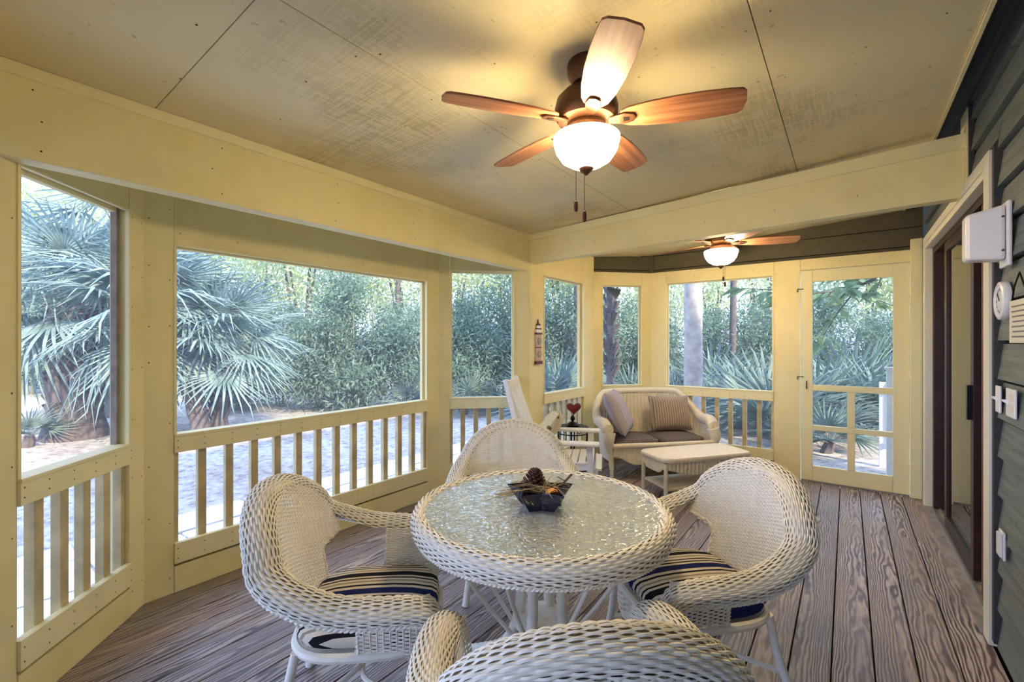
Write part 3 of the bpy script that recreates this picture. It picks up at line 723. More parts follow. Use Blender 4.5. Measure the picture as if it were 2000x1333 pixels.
    ax_ = .255 * np.sign(np.cos(t2)) * np.abs(np.cos(t2)) ** .62; ay_ = .012 + .253 * np.sign(np.sin(t2)) * np.abs(np.sin(t2)) ** .62
    drop = .028 + .085 * np.clip(np.sin((t2 - R(28)) / R(124) * math.pi), 0, 1) ** 1.3
    rows = 11; Pz = np.stack([np.stack([ax_, ay_, .345 - drop * (k / (rows - 1))], 1) for k in range(rows)], 0)
    la = np.concatenate([[0], np.cumsum(np.linalg.norm(np.diff(np.stack([ax_, ay_], 1), axis=0), axis=1))])
    weave(Pz, la / .022, .0045, .002, .002).build('apron', M['wicker'], t, smooth=True, kind='stuff')
    # legs and stretchers
    for s in (-1, 1):
        MB().tube(crom([(s * .240, .226, .35), (s * .238, .226, .32), (s * .244, .240, .16), (s * .262, .268, .0)], 14), [.016] * 7 + [.0165, .0165, .017, .017, .0175, .018, .019], 10).build('leg', M['wicker'], t, smooth=True)
        MB().tube(crom([(s * .205, -.205, .35), (s * .206, -.212, .32), (s * .215, -.245, .17), (s * .238, -.305, .0)], 14), [.016] * 7 + [.0165, .0165, .017, .017, .0175, .018, .019], 10).build('leg', M['wicker'], t, smooth=True)
        MB().tube(crom([(s * .246, .243, .13), (s * .17, .10, .165), (s * .10, 0, .17), (s * -.0, -.03, .17)], 14), .010, 8).build('stretcher', M['wicker'], t, smooth=True)
        MB().tube(crom([(s * .222, -.265, .13), (s * .17, -.14, .165), (s * .08, -.05, .18), (s * .0, -.01, .18)], 14), .010, 8).build('stretcher', M['wicker'], t, smooth=True)
    return t
def cushion_mesh(hx, hy, h, p=.55, n=40, rings=7, crown=.35):
    """soft pad with a rounded edge; z=0 at its underside"""
    m = MB(); th = np.linspace(0, 2 * math.pi, n, endpoint=False)
    cx_ = np.sign(np.cos(th)) * np.abs(np.cos(th)) ** p; cy_ = np.sign(np.sin(th)) * np.abs(np.sin(th)) ** p
    prof = [(.0, .06), (.5, .02), (.90, .0), (.975, .16), (1.0, .42), (.975, .68), (.90, .86), (.6, .97 + crown * .3), (.3, 1.0 + crown * .45), (.0, 1.0 + crown * .5)]
    P = np.array([[(hx * f * a, hy * f * b, h * z) for a, b in zip(cx_, cy_)] for f, z in prof])
    P = np.concatenate([P, P[:, :1]], 1); m.grid(P, flip=True); return m
def pillow_mesh(w, h, d, n=18):
    m = MB(); u = np.linspace(-1, 1, n); U, V = np.meshgrid(u, u, indexing='ij')
    prof = ((1 - U ** 4) * (1 - V ** 4)) ** .5; pin = 1 - .10 * (1 - np.abs(U)) * 0
    X = w / 2 * U * (1 - .07 * (1 - V ** 2)); Y = h / 2 * V * (1 - .07 * (1 - U ** 2)); Zt = d / 2 * prof
    m.grid(np.stack([X, Y, Zt], 2)); m.grid(np.stack([X, Y, -Zt], 2), flip=True); return m
ch0 = make_armchair('wicker_armchair')
cush_me = cushion_mesh(.250, .246, .068).mesh('seat_cushion', M['stripe'], True)
def facing(fwd, right): return cam_dir(fwd, right) - math.pi / 2
CH = [   # centre depth, centre right, facing in camera space (fwd, right)
    (1.762, -.547, (.105, .994), 'white wicker armchair at the glass table, left one with its back to the screens', 'striped cushion on the wicker chair left of the table'),
    (2.68, .016, (-.999, .01), 'white wicker armchair on the far side of the glass table', 'striped cushion on the wicker chair beyond the table'),
    (1.913, .745, (-.194, -.981), 'white wicker armchair at the glass table, right one nearest the house wall', 'striped cushion on the wicker chair right of the table'),
    (1.195, .142, (.996, -.085), 'white wicker armchair nearest the viewer, seen from behind its braided back rim', 'striped cushion on the nearest wicker chair'),
]
def camxy(depth, right): return (-SY * depth + CYW * right, CYW * depth + SY * right)
for k, (dz_, rt_, fc, lab, lab2) in enumerate(CH):
    o = ch0 if k == 0 else copy_tree(ch0)
    x_, y_ = camxy(dz_, rt_)
    o.location = (x_, y_, 0.0); o.rotation_euler = (0, 0, facing(*fc)); o.scale = (1.01, 1, 1)
    tag(o, lab, 'chair', 'wicker armchairs around the table')
    c = link('seat_cushion', cush_me); a = facing(*fc)
    c.location = (x_ - .012 * math.sin(a), y_ + .012 * math.cos(a), .367); c.rotation_euler = (0, 0, a)
    tag(c, lab2, 'cushion', 'striped chair cushions')

# ------------------------------------------------------------------ round glass table
TX, TY = camxy(1.885, .120)
tb = empty('dining_table', (TX, TY, 0)); tag(tb, 'round white wicker table with a hammered glass top', 'table')
GR = .478
n = 420; th = np.linspace(0, 2 * math.pi, n, endpoint=False)
prof = crom([(.474, .722, 0), (.490, .731, 0), (.512, .722, 0), (.524, .697, 0), (.520, .668, 0), (.506, .650, 0)], 15)
Pg = np.stack([np.stack([r_ * np.cos(th), r_ * np.sin(th), np.full(n, z_)], 1) for r_, z_, _ in prof], 0)
spk = 112
weave(Pg, th / (2 * math.pi) * spk, .0046, .0032, .0025, closed=True).build('rim', M['wicker'], tb, smooth=True, kind='stuff')
core = MB().lathe([(.468, .652), (.498, .655), (.510, .672), (.513, .695), (.503, .713), (.488, .721), (.472, .713), (.468, .69), (.468, .652)], 96, capends=False); core.build('rim_core', M['wicker_core'], tb, smooth=True)
rp = [(.508 * math.cos(a), .508 * math.sin(a), .648) for a in np.linspace(0, 2 * math.pi, 420)]
rope(rp, .0075, 34).build('braid', M['wicker'], tb, smooth=True, kind='stuff')
MB().lathe([(.0, .7165), (GR, .7165), (GR, .7225), (.0, .7225)], 96, capends=False).build('glass_top', M['table_glass'], tb)
for k in range(4):
    a = k * math.pi / 2 + .62
    MB().bar((.0, .0, .694), (.47 * math.cos(a), .47 * math.sin(a), .694), .032, .022).build('support_bar', M['wicker'], tb)
for k in range(8):
    a = k * math.pi / 4 + .25
    ca, sa = math.cos(a), math.sin(a)
    MB().tube(crom([(.42 * ca, .42 * sa, .675), (.36 * ca, .36 * sa, .56), (.25 * ca, .25 * sa, .38), (.13 * ca, .13 * sa, .22)], 14), .0085, 8).build('strut', M['wicker'], tb, smooth=True)
for k in range(4):
    a = k * math.pi / 2 + .20
    ca, sa = math.cos(a), math.sin(a)
    pth = crom([(.115 * ca, .115 * sa, .70), (.095 * ca, .095 * sa, .5), (.095 * ca, .095 * sa, .28), (.16 * ca, .16 * sa, .12), (.27 * ca, .27 * sa, .055), (.36 * ca, .36 * sa, .022)], 60)
    rr = [.021 + .0022 * (i % 2) for i in range(60)]
    MB().tube(pth, rr, 10).build('leg', M['wicker'], tb, smooth=True)
MB().lathe([(.0, .235), (.11, .235), (.12, .25), (.11, .265), (.0, .265)], 24, capends=False).build('lower_ring', M['wicker'], tb, smooth=True)
# star bowl with cones and needles
BX, BY = camxy(1.885 - .01, .118)
TZ = .7232
star = empty('star_bowl', (BX, BY, TZ), YAW); tag(star, 'dark glazed star-shaped bowl on the glass table', 'bowl')
def starpts(r1, r2, z, rot=0):
    out = []
    for k in range(10):
        a = rot + k * math.pi / 5; r_ = r1 if k % 2 == 0 else r2
        out.append((r_ * math.cos(a), r_ * math.sin(a), z))
    return out
rot = math.pi / 2
rings = [starpts(.085, .055, 0, rot), starpts(.148, .078, .078, rot), starpts(.140, .073, .078, rot), starpts(.080, .050, .008, rot)]
m = MB(); vs = [p for r_ in rings for p in r_]; fs = []
for a in range(3):
    for k in range(10): fs.append((a * 10 + k, a * 10 + (k + 1) % 10, (a + 1) * 10 + (k + 1) % 10, (a + 1) * 10 + k))
fs.append(tuple(range(9, -1, -1))); fs.append(tuple(range(30, 40)))
m.add(vs, fs).build('bowl_body', M['star_glaze'], star, bevel=.002)
def pine_cone(name, loc, rot_, s, label):
    o = empty(name, loc); o.rotation_euler = rot_; tag(o, label, 'pine cone')
    MB().lathe([(.0, 0), (.012 * s, .01 * s), (.016 * s, .04 * s), (.008 * s, .075 * s), (0, .085 * s)], 10, capends=False).build('core', M['pine_cone'], o, smooth=True)
    mm = MB()
    for k in range(90):
        f = k / 90; a = k * 2.39996; z_ = (.006 + f * .078) * s; r_ = (.040 * (1 - f) ** .6 * min(1, f * 6 + .35)) * s
        d = Vector((math.cos(a), math.sin(a), .55 + f)); w = Vector((-math.sin(a), math.cos(a), 0)) * .007 * s
        p = Vector((0, 0, z_)); q = p + d.normalized() * (r_ * 1.15 + .015 * s)
        mm.add([p - w * .6, p + w * .6, q + w, q + Vector((0, 0, .004 * s)), q - w, q - Vector((0, 0, .002 * s))], [(0, 1, 2, 3, 4), (0, 4, 5), (0, 5, 2, 1), (3, 2, 5, 4)])
    mm.build('scales', M['pine_cone'], o, kind='stuff'); return o
def cl(f, r_): return (BX - SY * f + CYW * r_, BY + CYW * f + SY * r_)
p = cl(.045, -.03); pine_cone('pine_cone', (p[0], p[1], TZ + .020), (-.1, .05, 0), 1.2, 'large brown pine cone standing in the star bowl')
p = cl(-.01, .05); pine_cone('pine_cone', (p[0], p[1], TZ + .03), (1.1, .5, .4), .8, 'small brown pine cone lying in the star bowl')
p = cl(-.030, .045); m = MB(); m.lathe([(.0, 0), (.018, .004), (.030, .016), (.026, .028), (.010, .036), (0, .038)], 14, capends=False)
o = m.build('seashell', M['shell'], None, smooth=True, loc=(p[0], p[1], TZ + .045)); tag(o, 'orange tan seashell on top of the star bowl', 'seashell')
nd = MB(); r2 = random.Random(3)
for k in range(46):
    a = YAW + math.pi + r2.gauss(-.5, .35) if k < 30 else r2.uniform(0, 6.28)
    ln = r2.uniform(.13, .27) if k < 30 else r2.uniform(.06, .14)
    s0 = Vector((*cl(r2.uniform(-.03, .02), r2.uniform(-.0, .05)), TZ + r2.uniform(.055, .085)))
    d = Vector((math.cos(a + .0), math.sin(a), 0))
    e = s0 + d * ln; e.z = max(TZ + .004, s0.z - ln * r2.uniform(.1, .45)) if ln > .12 else s0.z + .01
    if (e.xy - Vector((BX, BY))).length < .14: e.z = max(e.z, TZ + .075)
    md = (s0 + e) / 2 + Vector((0, 0, .012))
    nd.tube([s0, md, e], [.0019, .0017, .0010], 4)
o = nd.build('pine_needles', M['pine_needle']); tag(o, 'dry pine needles spilling from the star bowl', 'pine needles', kind='stuff')
tw = MB(); p0 = cl(.0, .03); p1 = cl(.02, .13); p2 = cl(.03, .11)
tw.tube([(p0[0], p0[1], TZ + .06), (*cl(.01, .09), TZ + .085), (p1[0], p1[1], TZ + .125)], [.005, .004, .005], 6); tw.tube([(*cl(.012, .10), TZ + .10), (*cl(.02, .07), TZ + .115)], .002, 5)
o = tw.build('twig', M['pine_cone'], smooth=True); tag(o, 'short forked twig sticking out of the star bowl', 'twig')

# ------------------------------------------------------------------ loveseat
LS0 = Vector((-1.915, 4.26, 0)); LDIR = Vector((math.cos(R(46)), math.sin(R(46)), 0)); LB = Vector((-LDIR.y, LDIR.x, 0))
LW, LD = 1.14, .60
ls = empty('wicker_loveseat', LS0 + LDIR * LW / 2, math.atan2(LDIR.y, LDIR.x)); tag(ls, 'cream wicker loveseat with a rounded back in the porch corner', 'loveseat')
# local: x along the seat, -y is the front, +y the back, origin at the middle of the front edge
def plan(n):
    return crom([(-.545, -.01), (-.555, .18), (-.53, .36), (-.42, .50), (-.22, .565), (0, .575), (.22, .565), (.42, .50), (.53, .36), (.555, .18), (.545, -.01)], n)
pl = crom([(a, b, 0) for a, b in [(-.545, .01), (-.560, .18), (-.535, .36), (-.42, .49), (-.22, .555), (0, .565), (.22, .555), (.42, .49), (.535, .36), (.560, .18), (.545, .01)]], 240)
L = np.concatenate([[0], np.cumsum(np.linalg.norm(np.diff(pl, axis=0), axis=1))]); q = L / L[-1]; e = np.abs(q - .5) * 2      # 0 middle of back, 1 arm front
ztop = .845 - .012 * e + (.565 - .833) * smoothstep(.40, .78, e) - .05 * smoothstep(.9, 1.0, e)
rows = 44; Pn = []
for k in range(rows):
    f = k / (rows - 1); z_ = .19 + (ztop - .19) * f
    flare = np.array([0, 0, 0])
    s_ = 1 + .045 * f
    Pn.append(np.stack([pl[:, 0] * s_, .0 + (pl[:, 1]) * s_, z_], 1))
Pn = np.array(Pn)
weave(Pn, L / .021, .0078, .0052, .003, alt=False).build('back_and_arms', M['wicker_cream'], ls, smooth=True, kind='stuff')
MB().grid((Pn * np.array([1.010, 1.010, 1]))).build('wicker_backing', M['wicker_cream'], ls, smooth=True)
top = Pn[-1] + np.array([0, 0, .0])
MB().tube([tuple(x) for x in np.stack([top[:, 0] * 1.025, top[:, 1] * 1.02 + .004, top[:, 2] - .006], 1)], list(.034 + .026 * smoothstep(.5, .9, e)), 12).build('rim', M['wicker_cream'], ls, smooth=True)
for s in (-1, 1):
    MB().tube(crom([(s * .568, .012, .49), (s * .585, .005, .40), (s * .566, .008, .28), (s * .55, .015, .12)], 16), [.060] * 4 + [.054, .048, .042, .036] + [.030] * 3 + [.024] * 5, 12).build('arm_front', M['wicker_cream'], ls, smooth=True)
    MB().tube([(s * .548, .018, .20), (s * .548, .012, .0)], [.021, .017], 10).build('leg', M['wicker_cream'], ls, smooth=True)
    MB().tube([(s * .46, .46, .20), (s * .47, .475, .0)], [.021, .017], 10).build('leg', M['wicker_cream'], ls, smooth=True)
rows = 26; xs_ = np.linspace(-.545, .545, 150)
bot = .165 + .085 * smoothstep(.30, .53, np.abs(xs_)) - .0 * xs_
fr = np.array([np.stack([xs_, -.012 - .02 * np.cos(xs_ / .545 * 1.5), bot + (.345 - bot) * k / (rows - 1)], 1) for k in range(rows)])
weave(fr, xs_ / .021, .0058, .0052, .003, alt=False).build('front_skirt', M['wicker_cream'], ls, smooth=True, kind='stuff')
MB().grid(fr + np.array([0, .008, 0])).build('wicker_backing', M['wicker_cream'], ls, smooth=True)
MB().tube([(x_, -.012 - .02 * math.cos(x_ / .545 * 1.5), .352) for x_ in np.linspace(-.55, .55, 24)], .026, 10).build('seat_roll', M['wicker_cream'], ls, smooth=True)
MB().prism([(-.53, .0), (.53, .0), (.54, .3), (.42, .46), (.2, .53), (-.2, .53), (-.42, .46), (-.54, .3)], .30, .345).build('seat_deck', M['wicker_cream'], ls)
LM = Matrix.Translation(ls.location) @ Matrix.Rotation(math.atan2(LDIR.y, LDIR.x), 4, 'Z')
def on_ls(o, x_, y_, z_, rx=0, ry=0, rz=0):
    o.matrix_world = LM @ Matrix.Translation((x_, y_, z_)) @ Matrix.Rotation(rz, 4, 'Z') @ Matrix.Rotation(ry, 4, 'Y') @ Matrix.Rotation(rx, 4, 'X')
for k, (x_, lab) in enumerate(((-.255, 'dark taupe seat cushion on the loveseat beside the grey pillow'), (.255, 'dark taupe seat cushion on the loveseat beneath the tan corduroy pillow'))):
    o = cushion_mesh(.250, .235, .06, .35).build('seat_cushion', M['taupe'], smooth=True); on_ls(o, x_, .245, .347); tag(o, lab, 'cushion', 'loveseat seat cushions')
o = pillow_mesh(.50, .48, .17).build('throw_pillow', M['pillow_grey'], smooth=True); on_ls(o, -.375, .25, .655, R(64), R(0), R(58)); tag(o, 'grey striped pillow leaning on the left arm of the loveseat', 'pillow')
o = pillow_mesh(.46, .39, .16).build('throw_pillow', M['pillow_tan'], smooth=True); on_ls(o, .27, .36, .608, R(72), 0, R(-6)); tag(o, 'tan corduroy pillow standing at the right end of the loveseat', 'pillow')

# ------------------------------------------------------------------ wicker coffee table
ca = math.atan2(.80, .60)
ct = empty('coffee_table', (-1.135, 4.40, 0), ca); tag(ct, 'small cream wicker coffee table with a lower shelf in front of the loveseat', 'coffee table')
HX, HY, TH = .455, .190, .395
tp = MB(); rr = crom([(HX + .02, 0, 0)] * 2 + [(HX + .02, 0, 0)], 3)
th2 = np.linspace(0, 2 * math.pi, 64, endpoint=False)
rx_ = np.sign(np.cos(th2)) * np.abs(np.cos(th2)) ** .28; ry_ = np.sign(np.sin(th2)) * np.abs(np.sin(th2)) ** .28
prof = [(0, 0), (.9, 0), (.985, .004), (1.0, .018), (.992, .034), (.97, .042), (.9, .045), (0, .045)]
P = np.array([[((HX + .025) * f * a, (HY + .025) * f * b, TH - .045 + z_) for a, b in zip(rx_, ry_)] for f, z_ in prof]); P = np.concatenate([P, P[:, :1]], 1)
MB().grid(P, flip=True).build('table_top', M['wicker_top'] if 'wicker_top' in M else M['wicker_cream'], ct, smooth=True)
for s1 in (-1, 1):
    for s2 in (-1, 1):
        MB().tube([(s1 * (HX - .02), s2 * (HY - .02), TH - .05), (s1 * (HX - .015), s2 * (HY - .015), 0.0)], .018, 10).build('leg', M['wicker_cream'], ct, smooth=True)
for s in (-1, 1):
    xs_ = np.linspace(-HX + .02, HX - .02, 110); bt = TH - .15 + .05 * smoothstep(.22, .44, np.abs(xs_))
    g_ = np.array([np.stack([xs_, np.full_like(xs_, s * (HY - .004)), bt + (TH - .045 - bt) * k / 14], 1) for k in range(15)])
    weave(g_, xs_ / .020, .0062, .0045, .003, alt=False).build('apron', M['wicker_cream'], ct, smooth=True, kind='stuff')
    ys_ = np.linspace(-HY + .02, HY - .02, 50); bt = TH - .14 + .05 * smoothstep(.08, .17, np.abs(ys_))
    g_ = np.array([np.stack([np.full_like(ys_, s * (HX - .004)), ys_, bt + (TH - .045 - bt) * k / 14], 1) for k in range(15)])
    weave(g_, ys_ / .020, .0058, .0045, .003, alt=False).build('apron', M['wicker_cream'], ct, smooth=True, kind='stuff')
MB().box(-HX + .02, HX - .02, -HY + .015, HY - .015, .118, .135).build('shelf', M['wicker_cream'], ct, bevel=.004)
for s in (-1, 1):
    MB().tube([(-HX + .02, s * (HY - .015), .12), (HX - .02, s * (HY - .015), .12)], .012, 8).build('shelf_rail', M['wicker_cream'], ct, smooth=True)

# ------------------------------------------------------------------ white rocking chair facing right, with a leaf-print pillow
RKX, RKY = camxy(3.92, .45)
rk = empty('rocking_chair', (RKX, RKY, 0), facing(-.20, 1.0)); tag(rk, 'white slatted wooden rocking chair beside the corner post', 'rocking chair')
W = 'white_paint'
for s in (-1, 1):
    arc = [(s * .25, y_, .022 + .10 * (y_ + .02) ** 2 ) for y_ in np.linspace(-.48, .42, 18)]
    m = MB()
    for a, b in zip(arc[:-1], arc[1:]): m.bar(a, b, .032, .045, (0, 0, 1))
    m.build('rocker', M[W], rk)
    MB().bar((s * .25, .24, .04), (s * .25, .22, .575), .036, .05, (0, 1, 0)).build('front_leg', M[W], rk, bevel=.003)
    MB().bar((s * .235, -.21, .06), (s * .235, -.47, 1.085), .045, .036, (0, 1, 0)).build('back_post', M[W], rk, bevel=.003)
    pts = [(-.34), .30]
    MB().hexa([(s * .285 - .045, -.34, .578), (s * .285 + .045, -.34, .578), (s * .285 + .058, .30, .578), (s * .285 - .058, .30, .578), (s * .285 - .045, -.34, .602), (s * .285 + .045, -.34, .602), (s * .285 + .058, .30, .602), (s * .285 - .058, .30, .602)]).build('armrest', M[W], rk, bevel=.01)
    MB().bar((s * .22, -.24, .36), (s * .22, .24, .40), .03, .06).build('seat_rail', M[W], rk)
for k in range(8):
    y_ = -.20 + k * .066; z_ = .405 + .035 * (abs(y_ - .02) / .2) ** 2 * .6 if y_ < .22 else .40
    dz = -.03 if k == 7 else 0
    MB().box(-.245, .245, y_, y_ + .056, z_ + dz, z_ + .018 + dz).build('seat_slat', M[W], rk, bevel=.004)
for k in range(2):
    MB().box(-.245, .245, .265 + .006 * k, .283 + .006 * k, .34 - .07 * k, .395 - .07 * k).build('seat_slat', M[W], rk, bevel=.004)
for k in range(6):
    x_ = -.185 + k * .074
    MB().bar((x_, -.225, .44), (x_, -.445, 1.02), .05, .016, (0, 1, 0)).build('back_slat', M[W], rk, bevel=.003)
MB().bar((-.21, -.455, 1.03), (.21, -.455, 1.03), .024, .09).build('top_rail', M[W], rk, bevel=.008)
MB().bar((-.21, -.232, .47), (.21, -.232, .47), .022, .05).build('back_rail', M[W], rk)
MB().tube([(-.25, .23, .22), (.25, .23, .22)], .012, 8).build('stretcher', M[W], rk, smooth=True)
o = pillow_mesh(.44, .42, .16).build('throw_pillow', M['pillow_leaf'], smooth=True)
o.matrix_world = Matrix.Translation((RKX, RKY, 0)) @ Matrix.Rotation(facing(-.20, 1.0), 4, 'Z') @ Matrix.Translation((.04, -.15, .63)) @ Matrix.Rotation(R(56), 4, 'X') @ Matrix.Rotation(R(8), 4, 'Z')
tag(o, 'cream pillow with olive leaf spots on the white rocking chair', 'pillow')

# ------------------------------------------------------------------ black side table and heart ornament
SX_, SY_ = -2.19, 3.985
st = empty('side_table', (SX_, SY_, 0), .4); tag(st, 'small black metal side table between the rocking chair and the loveseat', 'side table')
MB().lathe([(0, .548), (.15, .548), (.155, .556), (.15, .564), (0, .564)], 28, capends=False).build('table_top', M['black_metal'], st, smooth=True)
MB().tube([(.145 * math.cos(a), .145 * math.sin(a), .50) for a in np.linspace(0, 2 * math.pi, 28, endpoint=False)], .006, 6, closed=True).build('ring', M['black_metal'], st, smooth=True)
MB().tube([(.135 * math.cos(a), .135 * math.sin(a), .14) for a in np.linspace(0, 2 * math.pi, 28, endpoint=False)], .006, 6, closed=True).build('ring', M['black_metal'], st, smooth=True)
for k in range(4):
    a = k * math.pi / 2
    MB().tube(crom([(.145 * math.cos(a), .145 * math.sin(a), .55), (.135 * math.cos(a), .135 * math.sin(a), .3), (.155 * math.cos(a), .155 * math.sin(a), .0)], 8), .008, 8).build('leg', M['black_metal'], st, smooth=True)
    MB().tube([(.10 * math.cos(a + .8 + .2 * math.cos(t)), .10 * math.sin(a + .8 + .2 * math.cos(t)), .525 + .02 * math.sin(t)) for t in np.linspace(0, 2 * math.pi, 12, endpoint=False)], .004, 5, closed=True).build('scroll', M['black_metal'], st, smooth=True)
hz = .5645
hs = empty('heart_ornament', (SX_, SY_, hz), YAW); tag(hs, 'red wooden heart on a black stand on the side table', 'ornament')
MB().lathe([(0, 0), (.062, 0), (.064, .012), (.045, .034), (.012, .046), (0, .048)], 24, capends=False).build('stand', M['black_metal'], hs, smooth=True)
MB().lathe([(0, .044), (.008, .048), (.022, .066), (.024, .078), (.019, .092), (.007, .104), (0, .106)], 18, capends=False).build('ball', M['black_metal'], hs, smooth=True)
hp = []
for t in np.linspace(0, 2 * math.pi, 40, endpoint=False):
    hp.append((.078 * math.sin(t) ** 3 * .95 + .01, (13 * math.cos(t) - 5 * math.cos(2 * t) - 2 * math.cos(3 * t) - math.cos(4 * t)) / 17 * .075))
m = MB(); cen = (.01, .0)
for f, d in ((1.0, .012), (.86, .020), (0.4, .028), (0.01, .03)): pass
ringsA = [[(cen[0] + (a - cen[0]) * f, d, .178 + b * f) for a, b in hp] for f, d in ((.01, -.028), (.5, -.026), (.88, -.018), (1.0, 0), (.88, .018), (.5, .026), (.01, .028))]
P = np.array(ringsA); P = np.concatenate([P, P[:, :1]], 1); m.grid(P)
m.build('heart', M['red_wood'], hs, smooth=True)
MB().tube([(0.006, 0, .10), (0.006, 0, .125)], .005, 6).build('pin', M['black_metal'], hs)

# ------------------------------------------------------------------ ceiling fans
def fan(loc, angle, scale, label, chain):
    f = empty('ceiling_fan', loc, angle); f.scale = (scale,) * 3; tag(f, label, 'ceiling fan', 'ceiling fans with lit bowls')
    # z=0 is the ceiling
    MB().lathe([(0, .034), (.072, .034), (.078, .012), (.074, -.020), (.055, -.055), (.020, -.062), (0, -.062)], 32, capends=False).build('canopy', M['bronze'], f, smooth=True)
    MB().tube([(0, 0, -.05), (0, 0, -.10)], .014, 12).build('downrod', M['bronze'], f, smooth=True)
    MB().lathe([(0, -.080), (.050, -.080), (.092, -.092), (.118, -.120), (.126, -.155), (.124, -.185), (.112, -.205), (.07, -.218), (0, -.218)], 40, capends=False).build('motor_housing', M['bronze'], f, smooth=True)
    for k in range(5):
        a = k * 2 * math.pi / 5; ca_, sa_ = math.cos(a), math.sin(a)
        mt = Matrix.Rotation(a, 4, 'Z') @ Matrix.Translation((0, 0, -.205)) @ Matrix.Rotation(R(-13), 4, 'X')
        pr = [(.135, .036), (.165, .052), (.24, .066), (.34, .074), (.44, .074), (.52, .069), (.560, .063)]
        up_ = [(x_, w_) for x_, w_ in pr]; dn = [(x_ + .0, -w_ * .96) for x_, w_ in reversed(pr)]
        end = [(.575, .050), (.581, .0), (.573, -.046)]
        poly = [(.128, 0)] + up_ + end + dn
        b = MB().prism(poly[::-1], -.004, .004).build('blade', M['blade'], f, bevel=.0015); b.matrix_local = mt
        ir = MB().prism([(.085, -.016), (.15, -.030), (.185, -.020), (.192, 0), (.185, .020), (.15, .030), (.085, .016)], -.012, -.0045)
        i_ = ir.build('blade_iron', M['bronze'], f, bevel=.002); i_.matrix_local = mt
        sl = MB().prism([(.145, -.011), (.168, -.008), (.168, .008), (.145, .011)], -.0135, -.0122).build('slot', M['black_metal'], i_)
    MB().lathe([(0, -.215), (.075, -.218), (.085, -.235), (.080, -.262), (0, -.262)], 32, capends=False).build('light_kit', M['bronze'], f, smooth=True)
    bw = [(.132, -.272), (.130, -.290), (.120, -.325), (.098, -.358), (.062, -.380), (.024, -.389), (.0, -.390)]
    bw_in = [(.0, -.384), (.022, -.383), (.060, -.374), (.094, -.353), (.115, -.322), (.125, -.290), (.127, -.272)]
    gb = MB().lathe([(.1295, -.269)] + bw, 44, capends=False).build('glass_bowl', M['lit_bowl'], f, smooth=True)
    MB().lathe(bw_in + [(.1293, -.2695)], 44, capends=False).build('glow_shield', M['glow_shield_cream'], gb, smooth=True)  # unlit inner shell, added to keep the bowl's glow off the ceiling
    MB().lathe([(0, -.386), (.026, -.388), (.030, -.394), (.024, -.404), (.012, -.412), (.004, -.420), (0, -.421)], 20, capends=False).build('finial', M['bronze'], f, smooth=True)
    for (cx_, cy_, ln) in chain:
        MB().tube([(cx_, cy_, -.262), (cx_, cy_, -ln)], .0011, 5).build('pull_chain', M['bronze'], f)
        MB().lathe([(0, -ln), (.006, -ln - .003), (.008, -ln - .02), (.0065, -ln - .038), (0, -ln - .042)], 12, cx_, cy_, 0, capends=False).build('chain_fob', M['dark_red'], f, smooth=True)
    ld = bpy.data.lights.new('bulb', 'POINT'); ld.energy = LAMP_POINT; ld.color = (1.0, .89, .64); ld.shadow_soft_size = .045
    lo = bpy.data.objects.new('bulb', ld); COL.objects.link(lo); lo.parent = f; lo.location = (0, 0, -.312)
    return f
fx, fy = camxy(1.82, .297); ang = cam_dir(math.sin(R(-17)), math.cos(R(-17)))
cdir = -YAW
fan((fx, fy, zc(fx) - .03), ang, 1.0, 'bronze ceiling fan with wooden blades over the glass table', [(-.02, -.133, .56), (.012, -.1345, .60)])
fx2, fy2 = at(1408, 4.0)
fan((fx2, fy2, zc(fx2) - .03), ang, 1.05, 'ceiling fan with lit bowl beyond the cross beam', [(.0, -.133, .50), (.012, -.1345, .545)])

# ------------------------------------------------------------------ lighthouse plaque
lh = empty('lighthouse_plaque', (XB + .001, 3.70, 1.185), 0); tag(lh, 'red and white lighthouse wall plaque with shells on the corner post', 'wall plaque')
def lpart(nm, y0, y1, z0, z1, mt, d=.016, taper=0): MB().hexa([(0, y0, z0), (d, y0, z0), (d, y1, z0), (0, y1, z0), (0, y0 + taper, z1), (d, y0 + taper, z1), (d, y1 - taper, z1), (0, y1 - taper, z1)]).build(nm, M[mt], lh, bevel=.0015)
lpart('base_block', -.055, .055, 0, .028, 'dark_red', .026)
lpart('tower_block', -.045, .045, .028, .155, 'pinkish'); lpart('band', -.047, .047, .155, .163, 'dark_red', .018)
lpart('tower_block', -.045, .045, .163, .285, 'pinkish'); lpart('gallery', -.050, .050, .285, .303, 'dark_red', .024)
lpart('lantern_room', -.036, .036, .303, .335, 'white_paint', .016); lpart('gallery', -.040, .040, .335, .346, 'dark_red', .022)
lpart('lantern_room', -.027, .027, .346, .372, 'white_paint', .016); lpart('cap', -.034, .034, .372, .395, 'dark_red', .02, .024); lpart('spire', -.006, .006, .395, .432, 'dark_red', .012, .004)
for zz in (.095, .225):
    MB().lathe([(0, 0), (.034, .0), (.032, .008), (.016, .014), (0, .016)], 14, capends=False).build('shell_disc', M['grey_shell'], lh, smooth=True).matrix_local = Matrix.Translation((.0165, .008, zz)) @ Matrix.Rotation(R(90), 4, 'Y')

